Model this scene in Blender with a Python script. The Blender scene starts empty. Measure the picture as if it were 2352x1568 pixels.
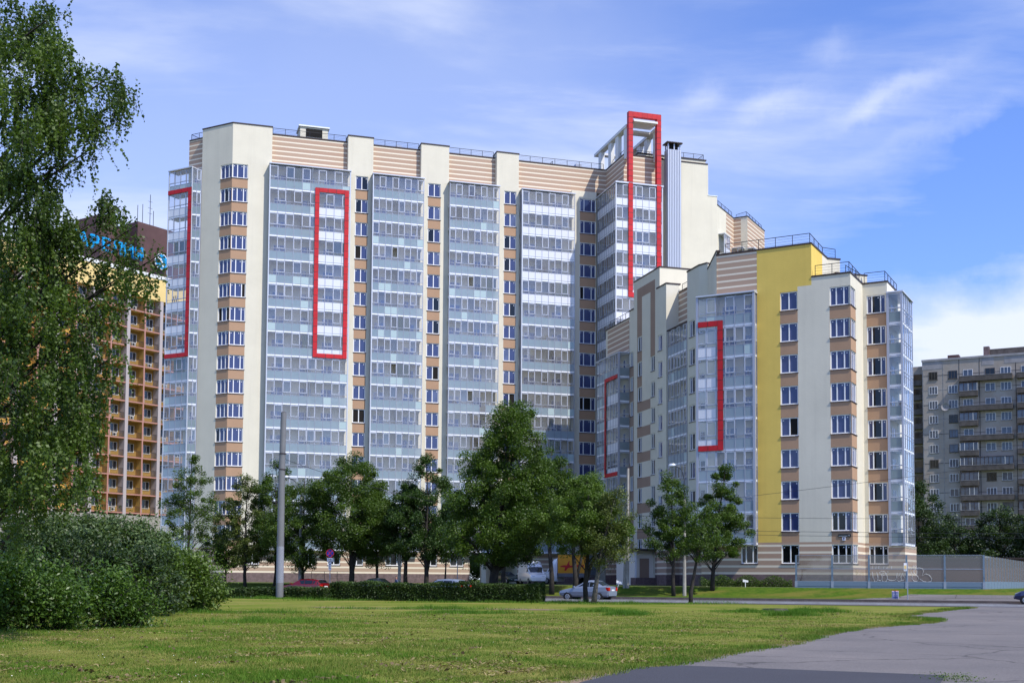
import bpy, math, random
import numpy as np
from mathutils import Vector, Matrix
R_ = random.Random(7)
C = bpy.context.scene.collection
scene = bpy.context.scene

# ------------------------------------------------------------------ camera
F_PX, W_PX, H_PX = 2800.0, 2352.0, 1568.0
PITCH, ROLL = math.radians(3.4), math.radians(0.38)
cam_data = bpy.data.cameras.new('camera')
cam = bpy.data.objects.new('camera', cam_data); C.objects.link(cam)
_f = Vector((0, math.cos(PITCH), math.sin(PITCH))); _u0 = Vector((0, -math.sin(PITCH), math.cos(PITCH))); _r0 = Vector((1, 0, 0))
_c, _s = math.cos(ROLL), math.sin(ROLL)
_R = _c*_r0 + _s*_u0; _U = -_s*_r0 + _c*_u0
m = Matrix.Identity(4)
for i in range(3):
    m[i][0] = _R[i]; m[i][1] = _U[i]; m[i][2] = -_f[i]
m[2][3] = 1.7
cam.matrix_world = m
cam_data.sensor_width = 36.0
cam_data.lens = 36.0*F_PX/W_PX
cam_data.shift_y = (1164.0-784.0)/W_PX
cam_data.clip_start = 0.1; cam_data.clip_end = 20000
scene.camera = cam

# ------------------------------------------------------------------ world, sun, exposure
SUN_AZ, SUN_EL = math.radians(132), math.radians(50)      # clockwise from +Y
w = bpy.data.worlds.new('World'); scene.world = w; w.use_nodes = True
nt = w.node_tree; nt.nodes.clear()
def N(nt, typ, **kw):
    n = nt.nodes.new(typ)
    for k, v in kw.items(): setattr(n, k, v)
    return n
def sky_nodes():
    L = nt.links.new
    out = N(nt, 'ShaderNodeOutputWorld'); bg = N(nt, 'ShaderNodeBackground'); L(bg.outputs[0], out.inputs[0])
    bg.inputs[1].default_value = 0.15
    sky = N(nt, 'ShaderNodeTexSky', sky_type='NISHITA'); sky.sun_disc = False
    sky.sun_elevation = SUN_EL; sky.sun_rotation = SUN_AZ; sky.air_density = 1.0; sky.dust_density = 0.4; sky.ozone_density = 2.5
    tc = N(nt, 'ShaderNodeTexCoord')
    sep = N(nt, 'ShaderNodeSeparateXYZ'); L(tc.outputs['Generated'], sep.inputs[0])
    # cloud plane coordinates: direction / (z + .12)
    zz = N(nt, 'ShaderNodeMath', operation='ADD'); L(sep.outputs[2], zz.inputs[0]); zz.inputs[1].default_value = 0.10
    zc = N(nt, 'ShaderNodeMath', operation='MAXIMUM'); L(zz.outputs[0], zc.inputs[0]); zc.inputs[1].default_value = 0.02
    dx = N(nt, 'ShaderNodeMath', operation='DIVIDE'); L(sep.outputs[0], dx.inputs[0]); L(zc.outputs[0], dx.inputs[1])
    dy = N(nt, 'ShaderNodeMath', operation='DIVIDE'); L(sep.outputs[1], dy.inputs[0]); L(zc.outputs[0], dy.inputs[1])
    cv = N(nt, 'ShaderNodeCombineXYZ'); L(dx.outputs[0], cv.inputs[0]); L(dy.outputs[0], cv.inputs[1])
    # broad thin veil
    mp = N(nt, 'ShaderNodeMapping'); L(cv.outputs[0], mp.inputs[0]); mp.inputs['Rotation'].default_value = (0, 0, math.radians(-25)); mp.inputs['Scale'].default_value = (0.55, 1.1, 1); mp.inputs['Location'].default_value = (3.1, 0.7, 0)
    n1 = N(nt, 'ShaderNodeTexNoise'); L(mp.outputs[0], n1.inputs[0]); n1.inputs['Scale'].default_value = 1.9; n1.inputs['Detail'].default_value = 8; n1.inputs['Roughness'].default_value = 0.56; n1.inputs['Distortion'].default_value = 0.4
    r1 = N(nt, 'ShaderNodeMapRange', interpolation_type='SMOOTHSTEP'); L(n1.outputs[0], r1.inputs[0]); r1.inputs[1].default_value = 0.42; r1.inputs[2].default_value = 0.70; r1.inputs[4].default_value = 0.40
    # streaky wisps
    mp2 = N(nt, 'ShaderNodeMapping'); L(cv.outputs[0], mp2.inputs[0]); mp2.inputs['Rotation'].default_value = (0, 0, math.radians(-52)); mp2.inputs['Scale'].default_value = (0.9, 3.2, 1); mp2.inputs['Location'].default_value = (1.3, 4.4, 0)
    n2 = N(nt, 'ShaderNodeTexNoise'); L(mp2.outputs[0], n2.inputs[0]); n2.inputs['Scale'].default_value = 1.4; n2.inputs['Detail'].default_value = 9; n2.inputs['Roughness'].default_value = 0.62; n2.inputs['Distortion'].default_value = 0.3
    r2 = N(nt, 'ShaderNodeMapRange', interpolation_type='SMOOTHSTEP'); L(n2.outputs[0], r2.inputs[0]); r2.inputs[1].default_value = 0.52; r2.inputs[2].default_value = 0.80; r2.inputs[4].default_value = 0.24
    def lobe(az, el, ra, re, amp, tilt=0.0):
        # an elongated cloud at a fixed direction of the sky
        a, e = math.radians(az), math.radians(el)
        d = Vector((math.sin(a)*math.cos(e), math.cos(a)*math.cos(e), math.sin(e)))
        side = Vector((math.cos(a), -math.sin(a), 0)); up = side.cross(d); t = math.radians(tilt)
        s2 = side*math.cos(t)+up*math.sin(t); u2 = -side*math.sin(t)+up*math.cos(t)
        o = []
        for ax, rr in ((s2, ra), (u2, re)):
            dp = N(nt, 'ShaderNodeVectorMath', operation='DOT_PRODUCT'); L(wv.outputs[0], dp.inputs[0]); dp.inputs[1].default_value = ax
            dv = N(nt, 'ShaderNodeMath', operation='DIVIDE'); L(dp.outputs['Value'], dv.inputs[0]); dv.inputs[1].default_value = math.radians(rr)
            sq = N(nt, 'ShaderNodeMath', operation='MULTIPLY'); L(dv.outputs[0], sq.inputs[0]); L(dv.outputs[0], sq.inputs[1]); o.append(sq)
        ad = N(nt, 'ShaderNodeMath', operation='ADD'); L(o[0].outputs[0], ad.inputs[0]); L(o[1].outputs[0], ad.inputs[1])
        ng = N(nt, 'ShaderNodeMath', operation='MULTIPLY'); L(ad.outputs[0], ng.inputs[0]); ng.inputs[1].default_value = -1.0
        ex = N(nt, 'ShaderNodeMath', operation='EXPONENT'); L(ng.outputs[0], ex.inputs[0])
        # only the near hemisphere
        fr = N(nt, 'ShaderNodeVectorMath', operation='DOT_PRODUCT'); L(wv.outputs[0], fr.inputs[0]); fr.inputs[1].default_value = d
        gt = N(nt, 'ShaderNodeMath', operation='GREATER_THAN'); L(fr.outputs['Value'], gt.inputs[0]); gt.inputs[1].default_value = 0
        ml = N(nt, 'ShaderNodeMath', operation='MULTIPLY'); L(ex.outputs[0], ml.inputs[0]); L(gt.outputs[0], ml.inputs[1])
        m2 = N(nt, 'ShaderNodeMath', operation='MULTIPLY'); L(ml.outputs[0], m2.inputs[0]); m2.inputs[1].default_value = amp
        return m2
    # slightly warped direction so the edges of the clouds are ragged
    n3 = N(nt, 'ShaderNodeTexNoise'); L(tc.outputs['Generated'], n3.inputs[0]); n3.inputs['Scale'].default_value = 14; n3.inputs['Detail'].default_value = 6; n3.inputs['Roughness'].default_value = 0.6
    sb = N(nt, 'ShaderNodeVectorMath', operation='SUBTRACT'); L(n3.outputs['Color'], sb.inputs[0]); sb.inputs[1].default_value = (.5, .5, .5)
    sc = N(nt, 'ShaderNodeVectorMath', operation='SCALE'); L(sb.outputs[0], sc.inputs[0]); sc.inputs['Scale'].default_value = 0.06
    wv = N(nt, 'ShaderNodeVectorMath', operation='ADD'); L(tc.outputs['Generated'], wv.inputs[0]); L(sc.outputs[0], wv.inputs[1])
    lobes = [lobe(21.8, 10.2, 4.6, 2.7, 0.98), lobe(25, 9.0, 6, 3, 0.6), lobe(21.5, 15.2, 6.5, 2.4, -0.42), lobe(24, 18, 4, 2.5, -0.2), lobe(3, 17, 6, 3.5, .16), lobe(14.9, 23.5, 1.0, .6, .2, 20), lobe(12.3, 21.2, 1.7, .65, .36, 20), lobe(17.2, 21.2, 3.0, .55, .36, 17), lobe(8.9, 21.8, 1.0, .6, .26, 25), lobe(20, 19.6, 3.2, .5, .2, 14), lobe(11, 16, 7, 4, .20, 10),
             lobe(-8, 21, 13, 10, 0.26), lobe(-22, 15, 9, 8, .22), lobe(1, 24, 6, 3, .10), lobe(-12, 8, 9, 8, .18)]
    tot = r1.outputs[0]
    for q in [r2]+lobes:
        a = N(nt, 'ShaderNodeMath', operation='ADD'); L(tot, a.inputs[0]); L(q.outputs[0], a.inputs[1]); tot = a.outputs[0]
    c0 = N(nt, 'ShaderNodeMath', operation='MAXIMUM'); L(tot, c0.inputs[0]); c0.inputs[1].default_value = 0.0; cl = N(nt, 'ShaderNodeMath', operation='MINIMUM'); L(c0.outputs[0], cl.inputs[0]); cl.inputs[1].default_value = 0.95
    # sky colour correction: a touch more saturated blue as in the photo
    tint = N(nt, 'ShaderNodeMix', data_type='RGBA', blend_type='MULTIPLY'); tint.inputs[0].default_value = 1.0
    L(sky.outputs[0], tint.inputs[6]); tint.inputs[7].default_value = (SKY_T[0], SKY_T[1], SKY_T[2], 1)
    mx = N(nt, 'ShaderNodeMix', data_type='RGBA'); L(cl.outputs[0], mx.inputs[0]); L(tint.outputs[2], mx.inputs[6]); mx.inputs[7].default_value = (CLOUD[0], CLOUD[1], CLOUD[2], 1)
    L(mx.outputs[2], bg.inputs[0])
SKY_T = (0.78, 0.92, 1.40)
CLOUD = (5.1, 5.5, 6.5)
sky_nodes()
sd = bpy.data.lights.new('sun', 'SUN'); sd.energy = 4.4; sd.angle = math.radians(0.53); sd.color = (1.0, 0.955, 0.88)
so = bpy.data.objects.new('sun', sd); C.objects.link(so)
so.rotation_euler = Vector((math.sin(SUN_AZ)*math.cos(SUN_EL), math.cos(SUN_AZ)*math.cos(SUN_EL), math.sin(SUN_EL))).to_track_quat('Z', 'Y').to_euler()
so.location = (60, -40, 80)
scene.view_settings.view_transform = 'Standard'; scene.view_settings.look = 'None'
scene.view_settings.exposure = 0.22; scene.view_settings.gamma = 1
scene.cycles.transparent_max_bounces = 24; scene.cycles.max_bounces = 7; scene.cycles.diffuse_bounces = 5
scene.cycles.caustics_reflective = False; scene.cycles.caustics_refractive = False

# ------------------------------------------------------------------ materials
def mat(name, col, rough=0.75, noise=0.0, nscale=1.0, bump=0.0, bscale=20.0, metal=0.0, spec=0.3, coat=0.0, col2=None):
    mt = bpy.data.materials.new(name); mt.use_nodes = True
    t = mt.node_tree; b = t.nodes['Principled BSDF']; L = t.links.new
    b.inputs['Roughness'].default_value = rough; b.inputs['Metallic'].default_value = metal
    b.inputs['Specular IOR Level'].default_value = spec; b.inputs['Coat Weight'].default_value = coat
    b.inputs['Base Color'].default_value = (*col, 1)
    tc = N(t, 'ShaderNodeTexCoord')
    if noise > 0 or col2:
        n = N(t, 'ShaderNodeTexNoise'); L(tc.outputs['Object'], n.inputs[0]); n.inputs['Scale'].default_value = nscale; n.inputs['Detail'].default_value = 6; n.inputs['Roughness'].default_value = .6
        r = N(t, 'ShaderNodeMapRange'); L(n.outputs[0], r.inputs[0]); r.inputs[1].default_value = .3; r.inputs[2].default_value = .7
        c2 = col2 if col2 else tuple(c*(1-noise) for c in col)
        c1 = col if col2 else tuple(min(1, c*(1+noise*.5)) for c in col)
        mx = N(t, 'ShaderNodeMix', data_type='RGBA'); L(r.outputs[0], mx.inputs[0]); mx.inputs[6].default_value = (*c1, 1); mx.inputs[7].default_value = (*c2, 1)
        L(mx.outputs[2], b.inputs['Base Color'])
    if bump > 0:
        n = N(t, 'ShaderNodeTexNoise'); L(tc.outputs['Object'], n.inputs[0]); n.inputs['Scale'].default_value = bscale; n.inputs['Detail'].default_value = 4
        bp = N(t, 'ShaderNodeBump'); L(n.outputs[0], bp.inputs['Height']); bp.inputs['Strength'].default_value = bump; bp.inputs['Distance'].default_value = .02; L(bp.outputs[0], b.inputs['Normal'])
    return mt
def glass(name, tint, gloss=0.16, haze=0.06):
    mt = bpy.data.materials.new(name); mt.use_nodes = True
    t = mt.node_tree; t.nodes.clear(); L = t.links.new
    out = N(t, 'ShaderNodeOutputMaterial'); tr = N(t, 'ShaderNodeBsdfTransparent'); tr.inputs[0].default_value = (*tint, 1)
    gl = N(t, 'ShaderNodeBsdfGlossy'); gl.inputs['Roughness'].default_value = .02; gl.inputs[0].default_value = (.85, .87, .9, 1)
    df = N(t, 'ShaderNodeBsdfDiffuse'); df.inputs[0].default_value = (.70, .68, .64, 1)
    fr = N(t, 'ShaderNodeFresnel'); fr.inputs[0].default_value = 1.5
    ad = N(t, 'ShaderNodeMath', operation='ADD'); L(fr.outputs[0], ad.inputs[0]); ad.inputs[1].default_value = gloss-.04; ad.use_clamp = True
    m1 = N(t, 'ShaderNodeMixShader'); m1.inputs[0].default_value = haze; L(tr.outputs[0], m1.inputs[1]); L(df.outputs[0], m1.inputs[2])
    m2 = N(t, 'ShaderNodeMixShader'); L(ad.outputs[0], m2.inputs[0]); L(m1.outputs[0], m2.inputs[1]); L(gl.outputs[0], m2.inputs[2])
    L(m2.outputs[0], out.inputs[0]); return mt
def stripes(name, ca, cb, period, frac, phase=0.0):
    # painted horizontal bands: ca is the band, cb the thin line
    mt = mat(name, ca, .85, bump=.25, bscale=9); t = mt.node_tree; b = t.nodes['Principled BSDF']; L = t.links.new
    g = N(t, 'ShaderNodeNewGeometry'); s = N(t, 'ShaderNodeSeparateXYZ'); L(g.outputs['Position'], s.inputs[0])
    a = N(t, 'ShaderNodeMath', operation='ADD'); L(s.outputs[2], a.inputs[0]); a.inputs[1].default_value = phase
    d = N(t, 'ShaderNodeMath', operation='DIVIDE'); L(a.outputs[0], d.inputs[0]); d.inputs[1].default_value = period
    f = N(t, 'ShaderNodeMath', operation='FRACT'); L(d.outputs[0], f.inputs[0])
    c = N(t, 'ShaderNodeMath', operation='LESS_THAN'); L(f.outputs[0], c.inputs[0]); c.inputs[1].default_value = frac
    fl = N(t, 'ShaderNodeMath', operation='FLOOR'); L(d.outputs[0], fl.inputs[0])
    wn = N(t, 'ShaderNodeTexWhiteNoise', noise_dimensions='1D'); L(fl.outputs[0], wn.inputs['W'])
    mx0 = N(t, 'ShaderNodeMix', data_type='RGBA'); L(wn.outputs[0], mx0.inputs[0]); mx0.inputs[6].default_value = (*ca, 1); mx0.inputs[7].default_value = (ca[0]*.97, ca[1]*.90, ca[2]*.90, 1)
    mx = N(t, 'ShaderNodeMix', data_type='RGBA'); L(c.outputs[0], mx.inputs[0]); L(mx0.outputs[2], mx.inputs[6]); mx.inputs[7].default_value = (*cb, 1)
    L(mx.outputs[2], b.inputs['Base Color']); return mt
M = {}
def weather(mt, amt=.065):
    # rain streaks and patched areas in the render coat
    t = mt.node_tree; b = t.nodes['Principled BSDF']; L = t.links.new; src = b.inputs['Base Color'].links[0].from_socket; tc = N(t, 'ShaderNodeTexCoord'); last = src
    for sc_, st_, lo, a in ((1.0, (1.4, 1.4, .06), .5, amt), (1.0, (.22, .22, .30), .52, amt*.55)):
        mp = N(t, 'ShaderNodeMapping'); mp.inputs['Scale'].default_value = st_; L(tc.outputs['Object'], mp.inputs[0]); n = N(t, 'ShaderNodeTexNoise'); L(mp.outputs[0], n.inputs[0]); n.inputs['Scale'].default_value = sc_; n.inputs['Detail'].default_value = 7; n.inputs['Roughness'].default_value = .65
        r = N(t, 'ShaderNodeMapRange'); L(n.outputs[0], r.inputs[0]); r.inputs[1].default_value = lo; r.inputs[2].default_value = lo+.22; r.inputs[3].default_value = 1; r.inputs[4].default_value = 1-a
        mx = N(t, 'ShaderNodeMix', data_type='RGBA', blend_type='MULTIPLY'); mx.inputs[0].default_value = 1; L(last, mx.inputs[6]); L(r.outputs[0], mx.inputs[7]); last = mx.outputs[2]
    L(last, b.inputs['Base Color']); return mt
CREAM = (.685, .635, .505)
M['cream'] = weather(mat('cream_render', CREAM, .85, noise=.06, nscale=.35, bump=.35, bscale=7))
M['loggia'] = mat('loggia_render', (.86, .80, .68), .85, noise=.05, nscale=.5)
M['brown'] = mat('brown_render', (.42, .262, .162), .85, noise=.07, nscale=.6, bump=.3, bscale=8)
M['dbrown'] = mat('brown_facade_paint', (.34, .235, .17), .85, noise=.07, nscale=.6)
M['stripe'] = stripes('striped_render', (.44, .315, .225), (.76, .68, .53), .59, .27, .1)
M['stripe_base'] = stripes('striped_render_base', (.42, .30, .215), (.76, .67, .52), .62, .31, .15)
M['yellow'] = weather(mat('yellow_render', (.74, .53, .12), .85, noise=.08, nscale=.35, bump=.3, bscale=7))
M['coping'] = mat('dark_coping', (.045, .03, .028), .5)
M['sill'] = mat('dark_sill', (.06, .045, .06), .5)
M['plinth'] = mat('stone_plinth', (.17, .12, .115), .8, noise=.4, nscale=2.5, bump=.6, bscale=3)
M['roof'] = mat('roof_felt', (.10, .10, .10), .9, noise=.2, nscale=.5)
M['pvc'] = mat('white_window_frame', (.80, .80, .80), .4)
M['sticker'] = mat('white_sticker', (.85, .85, .85), .6)
M['film'] = mat('blue_film_glass', (.045, .058, .150), .07, noise=.12, nscale=.8, spec=.5, coat=.25)
M['film2'] = mat('paler_film_glass', (.10, .12, .22), .08, noise=.4, nscale=.7, spec=.6, coat=.3); M['film_d'] = mat('brightened_blue_door_film', (.09, .16, .42), .07, noise=.2, nscale=.8, spec=.5, coat=.3); M['darkglass'] = mat('dark_glass', (.006, .007, .008), .06, spec=.5)  # door film is painted brighter to make up for the loggia shade
M['hole'] = mat('unlit_room', (.012, .01, .009), .9)
M['alu'] = mat('grey_aluminium', (.38, .395, .455), .38, metal=.25, spec=.5)
M['alu_l'] = mat('light_aluminium', (.56, .58, .63), .38, metal=.2, spec=.5)
M['slab'] = mat('white_slab_cover', (.84, .86, .88), .5)
M['blue'] = mat('blue_panel', (.35, .455, .52), .25, noise=.05, nscale=.3, spec=.6, coat=.3)
M['green'] = mat('pale_green_panel', (.26, .34, .355), .25, spec=.6, coat=.3)
M['white'] = mat('white_panel', (.80, .81, .85), .3, spec=.5)
def translucent(name, amt):
    mt = M[name]; t = mt.node_tree; L = t.links.new; b = t.nodes['Principled BSDF']; out = t.nodes['Material Output']; tr = N(t, 'ShaderNodeBsdfTranslucent'); c = b.inputs['Base Color']
    tr.inputs[0].default_value = (.85, .86, .86, 1)
    m_ = N(t, 'ShaderNodeMixShader'); m_.inputs[0].default_value = amt; L(b.outputs[0], m_.inputs[1]); L(tr.outputs[0], m_.inputs[2]); L(m_.outputs[0], out.inputs[0])
for _k, _a in (('blue', .40), ('white', .16), ('green', .42)): translucent(_k, _a)
M['red'] = mat('red_panel', (.52, .014, .020), .5, noise=.2, nscale=.9)
M['glass'] = glass('clear_glass', (.93, .935, .935), .065, .13)
M['glass2'] = glass('dusty_glass', (.84, .85, .85), .07, .20); M['glass3'] = glass('reflecting_glass', (.80, .82, .85), .14, .08); M['blue2'] = mat('pale_teal_panel', (.40, .50, .50), .3, spec=.5)
M['rail'] = mat('black_railing', (.02, .02, .025), .5)
M['wsteel'] = mat('white_concrete_frame', (.70, .69, .66), .7, noise=.06)
M['duct'] = mat('corrugated_metal', (.40, .42, .47), .35, metal=.5, spec=.5)
M['concrete'] = mat('concrete', (.33, .31, .27), .9, noise=.25, nscale=1.5, bump=.3, bscale=6)
M['grey_pole'] = mat('grey_painted_steel', (.165, .165, .17), .5, noise=.12, nscale=1.2)
M['black'] = mat('black_plastic', (.012, .012, .013), .5)
M['rubber'] = mat('tyre_rubber', (.02, .02, .02), .85)
M['chrome'] = mat('wheel_metal', (.45, .46, .48), .3, metal=.7)

# ------------------------------------------------------------------ helpers
def D(a):
    a = math.radians(a); return Vector((math.sin(a), math.cos(a), 0))
class Fr:
    """facade frame: s runs along the heading `ang`, t outwards (right hand of heading), z up"""
    def __init__(s, o, ang):
        s.o = Vector((o[0], o[1], 0)); s.ang = ang; s.d = D(ang); s.n = D(ang+90); s.rz = math.radians(90-ang)
    def P(s, a, t, z): return s.o + s.d*a + s.n*t + Vector((0, 0, z))
def tag(o, label=None, cat=None, group=None, kind=None):
    if label: o['label'] = label
    if cat: o['category'] = cat
    if group: o['group'] = group
    if kind: o['kind'] = kind
    return o
def empty(name, loc, label, cat, group=None, rz=0):
    o = bpy.data.objects.new(name, None); C.objects.link(o); o.location = loc; o.rotation_euler = (0, 0, rz); o.empty_display_size = .3
    return tag(o, label, cat, group)
class MB:
    def __init__(s, org=(0, 0, 0)): s.v = []; s.f = []; s.m = []; s.mats = []; s.o = Vector(org)
    def mi(s, k):
        if k not in s.mats: s.mats.append(k)
        return s.mats.index(k)
    def add(s, vs, fs, k):
        b = len(s.v); s.v += [tuple(Vector(p)-s.o) for p in vs]; s.f += [tuple(b+i for i in f) for f in fs]; s.m += [s.mi(k)]*len(fs)
    def quad(s, a, b, c, d, k): s.add([a, b, c, d], [(0, 1, 2, 3)], k)
    def fbox(s, fr, s0, s1, t0, t1, z0, z1, k):
        v = [fr.P(a, t, z) for z in (z0, z1) for a, t in ((s0, t1), (s1, t1), (s1, t0), (s0, t0))]
        s.add(v, [(0, 1, 5, 4), (1, 2, 6, 5), (2, 3, 7, 6), (3, 0, 4, 7), (4, 5, 6, 7), (3, 2, 1, 0)], k)
    def box(s, x0, x1, y0, y1, z0, z1, k):
        v = [(x, y, z) for z in (z0, z1) for x, y in ((x0, y0), (x1, y0), (x1, y1), (x0, y1))]
        s.add(v, [(0, 1, 5, 4), (1, 2, 6, 5), (2, 3, 7, 6), (3, 0, 4, 7), (4, 5, 6, 7), (3, 2, 1, 0)], k)
    def prism(s, poly, z0, z1, k, ktop=None):
        n = len(poly); A = sum(poly[i][0]*poly[(i+1) % n][1]-poly[(i+1) % n][0]*poly[i][1] for i in range(n))
        if A < 0: poly = poly[::-1]
        v = [(p[0], p[1], z0) for p in poly]+[(p[0], p[1], z1) for p in poly]
        s.add(v, [(i, (i+1) % n, n+(i+1) % n, n+i) for i in range(n)]+[tuple(range(n-1, -1, -1))], k)
        s.add([(p[0], p[1], z1) for p in poly], [tuple(range(n))], ktop or k)
    def tube(s, pts, rs, k, n=8, cap=True):
        pts = [Vector(p) for p in pts]; rs = rs if hasattr(rs, '__len__') else [rs]*len(pts)
        vs = []; fs = []
        for i, p in enumerate(pts):
            t = (pts[min(i+1, len(pts)-1)]-pts[max(i-1, 0)]).normalized()
            a = t.orthogonal().normalized() if abs(t.z) < .9 else Vector((1, 0, 0)); a = (a-t*a.dot(t)).normalized(); b = t.cross(a)
            for j in range(n):
                q = 2*math.pi*j/n; vs.append(p+(a*math.cos(q)+b*math.sin(q))*rs[i])
        for i in range(len(pts)-1):
            for j in range(n):
                fs.append((i*n+j, i*n+(j+1) % n, (i+1)*n+(j+1) % n, (i+1)*n+j))
        if cap: fs += [tuple(range(n-1, -1, -1)), tuple(range((len(pts)-1)*n, len(pts)*n))]
        s.add(vs, fs, k)
    def mesh(s, name, smooth=False):
        me = bpy.data.meshes.new(name); me.from_pydata(s.v, [], s.f)
        for k in s.mats: me.materials.append(M[k])
        me.polygons.foreach_set('material_index', s.m)
        if smooth: me.polygons.foreach_set('use_smooth', [True]*len(s.f))
        me.update(); return me
    def build(s, name, parent=None, smooth=False, loc=None):
        o = bpy.data.objects.new(name, s.mesh(name, smooth)); C.objects.link(o)
        if parent: o.parent = parent
        if loc is not None: o.location = loc
        elif not parent: o.location = s.o
        return o
def place(name, me, parent, root, fr=None, p=None, s=0, t=0, z=0, rz=None):
    """link mesh `me` as a part of `parent`; for a part of a root, its location is relative to the root"""
    o = bpy.data.objects.new(name, me); C.objects.link(o); o.parent = parent
    if fr is not None:
        o.location = fr.P(s, t, z)-root; o.rotation_euler = (0, 0, fr.rz)
    return o
LF = Fr((0, 0), 90)   # local: s = +x, t = -y (outwards)

# ------------------------------------------------------------------ windows
_win = {}
def window_meshes(wd, h, ratios, state, sill=True, pane='film', frame='pvc', fw=.09, sticker=True):
    key = (round(wd, 2), round(h, 2), tuple(ratios), state, sill, pane, frame, sticker)
    if key in _win: return _win[key]
    a, b = MB(), MB(); T0, T1 = -.16, -.08
    a.fbox(LF, 0, wd, T0, T1, h-fw, h, frame); a.fbox(LF, 0, wd, T0, T1, 0, fw, frame)
    xs = [0]; tot = sum(ratios)
    for r in ratios: xs.append(xs[-1]+r/tot*wd)
    for i, x in enumerate(xs):
        wv = fw if i in (0, len(xs)-1) else fw*1.15
        x0 = max(0, x-wv/2 if 0 < i < len(xs)-1 else (0 if i == 0 else wd-fw)); x1 = x0+wv
        a.fbox(LF, x0, min(x1, wd), T0, T1+.002, fw, h-fw, frame)
    if sill: a.fbox(LF, -.05, wd+.05, -.16, .07, -.07, -.012, 'sill')
    for i in range(len(ratios)):
        k = pane
        if str(state)[i:i+1] == '1': k = 'hole'
        elif str(state)[i:i+1] == '2': k = 'darkglass'
        elif str(state)[i:i+1] == '3': k = 'film2'
        tt = -.13 if k != 'hole' else -.15
        x0, x1 = xs[i]+fw*.5, xs[i+1]-fw*.5
        b.quad((x0, -tt, fw*.8), (x1, -tt, fw*.8), (x1, -tt, h-fw*.8), (x0, -tt, h-fw*.8), k)
        if sticker and k != 'hole':
            q = x0+.13 if i % 2 == 0 else x1-.22
            a.fbox(LF, q, q+.085, -.129, -.124, h-fw-.2, h-fw-.115, 'sticker')
    _win[key] = (a.mesh('window_frame'), b.mesh('window_pane')); return _win[key]
def add_window(root, fr, s, z, wd, h, ratios=(1, 1), state='000', name='window', t=0, **kw):
    fm, pm = window_meshes(wd, h, ratios, state, **kw)
    o = place(name, fm, root, root.location, fr, s=s, t=t, z=z)
    p = bpy.data.objects.new('pane', pm); C.objects.link(p); p.parent = o
    return o

# ------------------------------------------------------------------ wall with openings
def wall(mb, fr, s0, s1, z0, z1, matfn, holes=(), t=0, reveal=.18, ss=(), zs=()):
    S = sorted({s0, s1, *[x for h in holes for x in h[:2] if s0 <= x <= s1], *[x for x in ss if s0 < x < s1]})
    Z = sorted({z0, z1, *[x for h in holes for x in h[2:4] if z0 <= x <= z1], *[x for x in zs if z0 < x < z1]})
    f = matfn if callable(matfn) else (lambda a, b: matfn)
    for i in range(len(S)-1):
        run = None
        for j in range(len(Z)-1):
            sc, zc = (S[i]+S[i+1])/2, (Z[j]+Z[j+1])/2
            if any(h[0] < sc < h[1] and h[2] < zc < h[3] for h in holes): continue
            mb.quad(fr.P(S[i], t, Z[j]), fr.P(S[i+1], t, Z[j]), fr.P(S[i+1], t, Z[j+1]), fr.P(S[i], t, Z[j+1]), f(sc, zc))
    for a, b, c, d in [h[:4] for h in holes]:
        q = t-reveal; k = f((a+b)/2, d+.05) if callable(matfn) else matfn; k = 'cream' if k in ('brown', 'stripe_base', 'dbrown') else k
        mb.quad(fr.P(a, t, c), fr.P(a, t, d), fr.P(a, q, d), fr.P(a, q, c), k)
        mb.quad(fr.P(b, t, d), fr.P(b, t, c), fr.P(b, q, c), fr.P(b, q, d), k)
        mb.quad(fr.P(a, t, d), fr.P(b, t, d), fr.P(b, q, d), fr.P(a, q, d), k)
        mb.quad(fr.P(b, t, c), fr.P(a, t, c), fr.P(a, q, c), fr.P(b, q, c), k)
        mb.quad(fr.P(a, q-.01, c), fr.P(b, q-.01, c), fr.P(b, q-.01, d), fr.P(a, q-.01, d), 'hole')
def coping(mb, fr, s0, s1, z, t=0, over=.06, depth=.35, h=.14):
    mb.fbox(fr, s0-over, s1+over, t-depth, t+over, z, z+h, 'coping')
def railing_mesh(pts, h=.75, step=1.6, bars=4):
    """guard rail: pts = list of 3D points"""
    a = MB()
    for p, q in zip(pts[:-1], pts[1:]):
        p, q = Vector(p), Vector(q); L = (q-p).length; n = max(1, round(L/step))
        for i in range(n+1):
            x = p.lerp(q, i/n); a.tube([x, x+Vector((0, 0, h))], .03, 'rail', 4)
        a.tube([p+Vector((0, 0, h)), q+Vector((0, 0, h))], .035, 'rail', 4)
        for j in range(1, bars): a.tube([p+Vector((0, 0, h*j/bars)), q+Vector((0, 0, h*j/bars))], .012, 'rail', 3)
    return a
def railing(root, pts, **kw):
    a = railing_mesh([Vector(p)-root.location for p in pts], **kw); return a.build('roof_railing', root)

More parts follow.
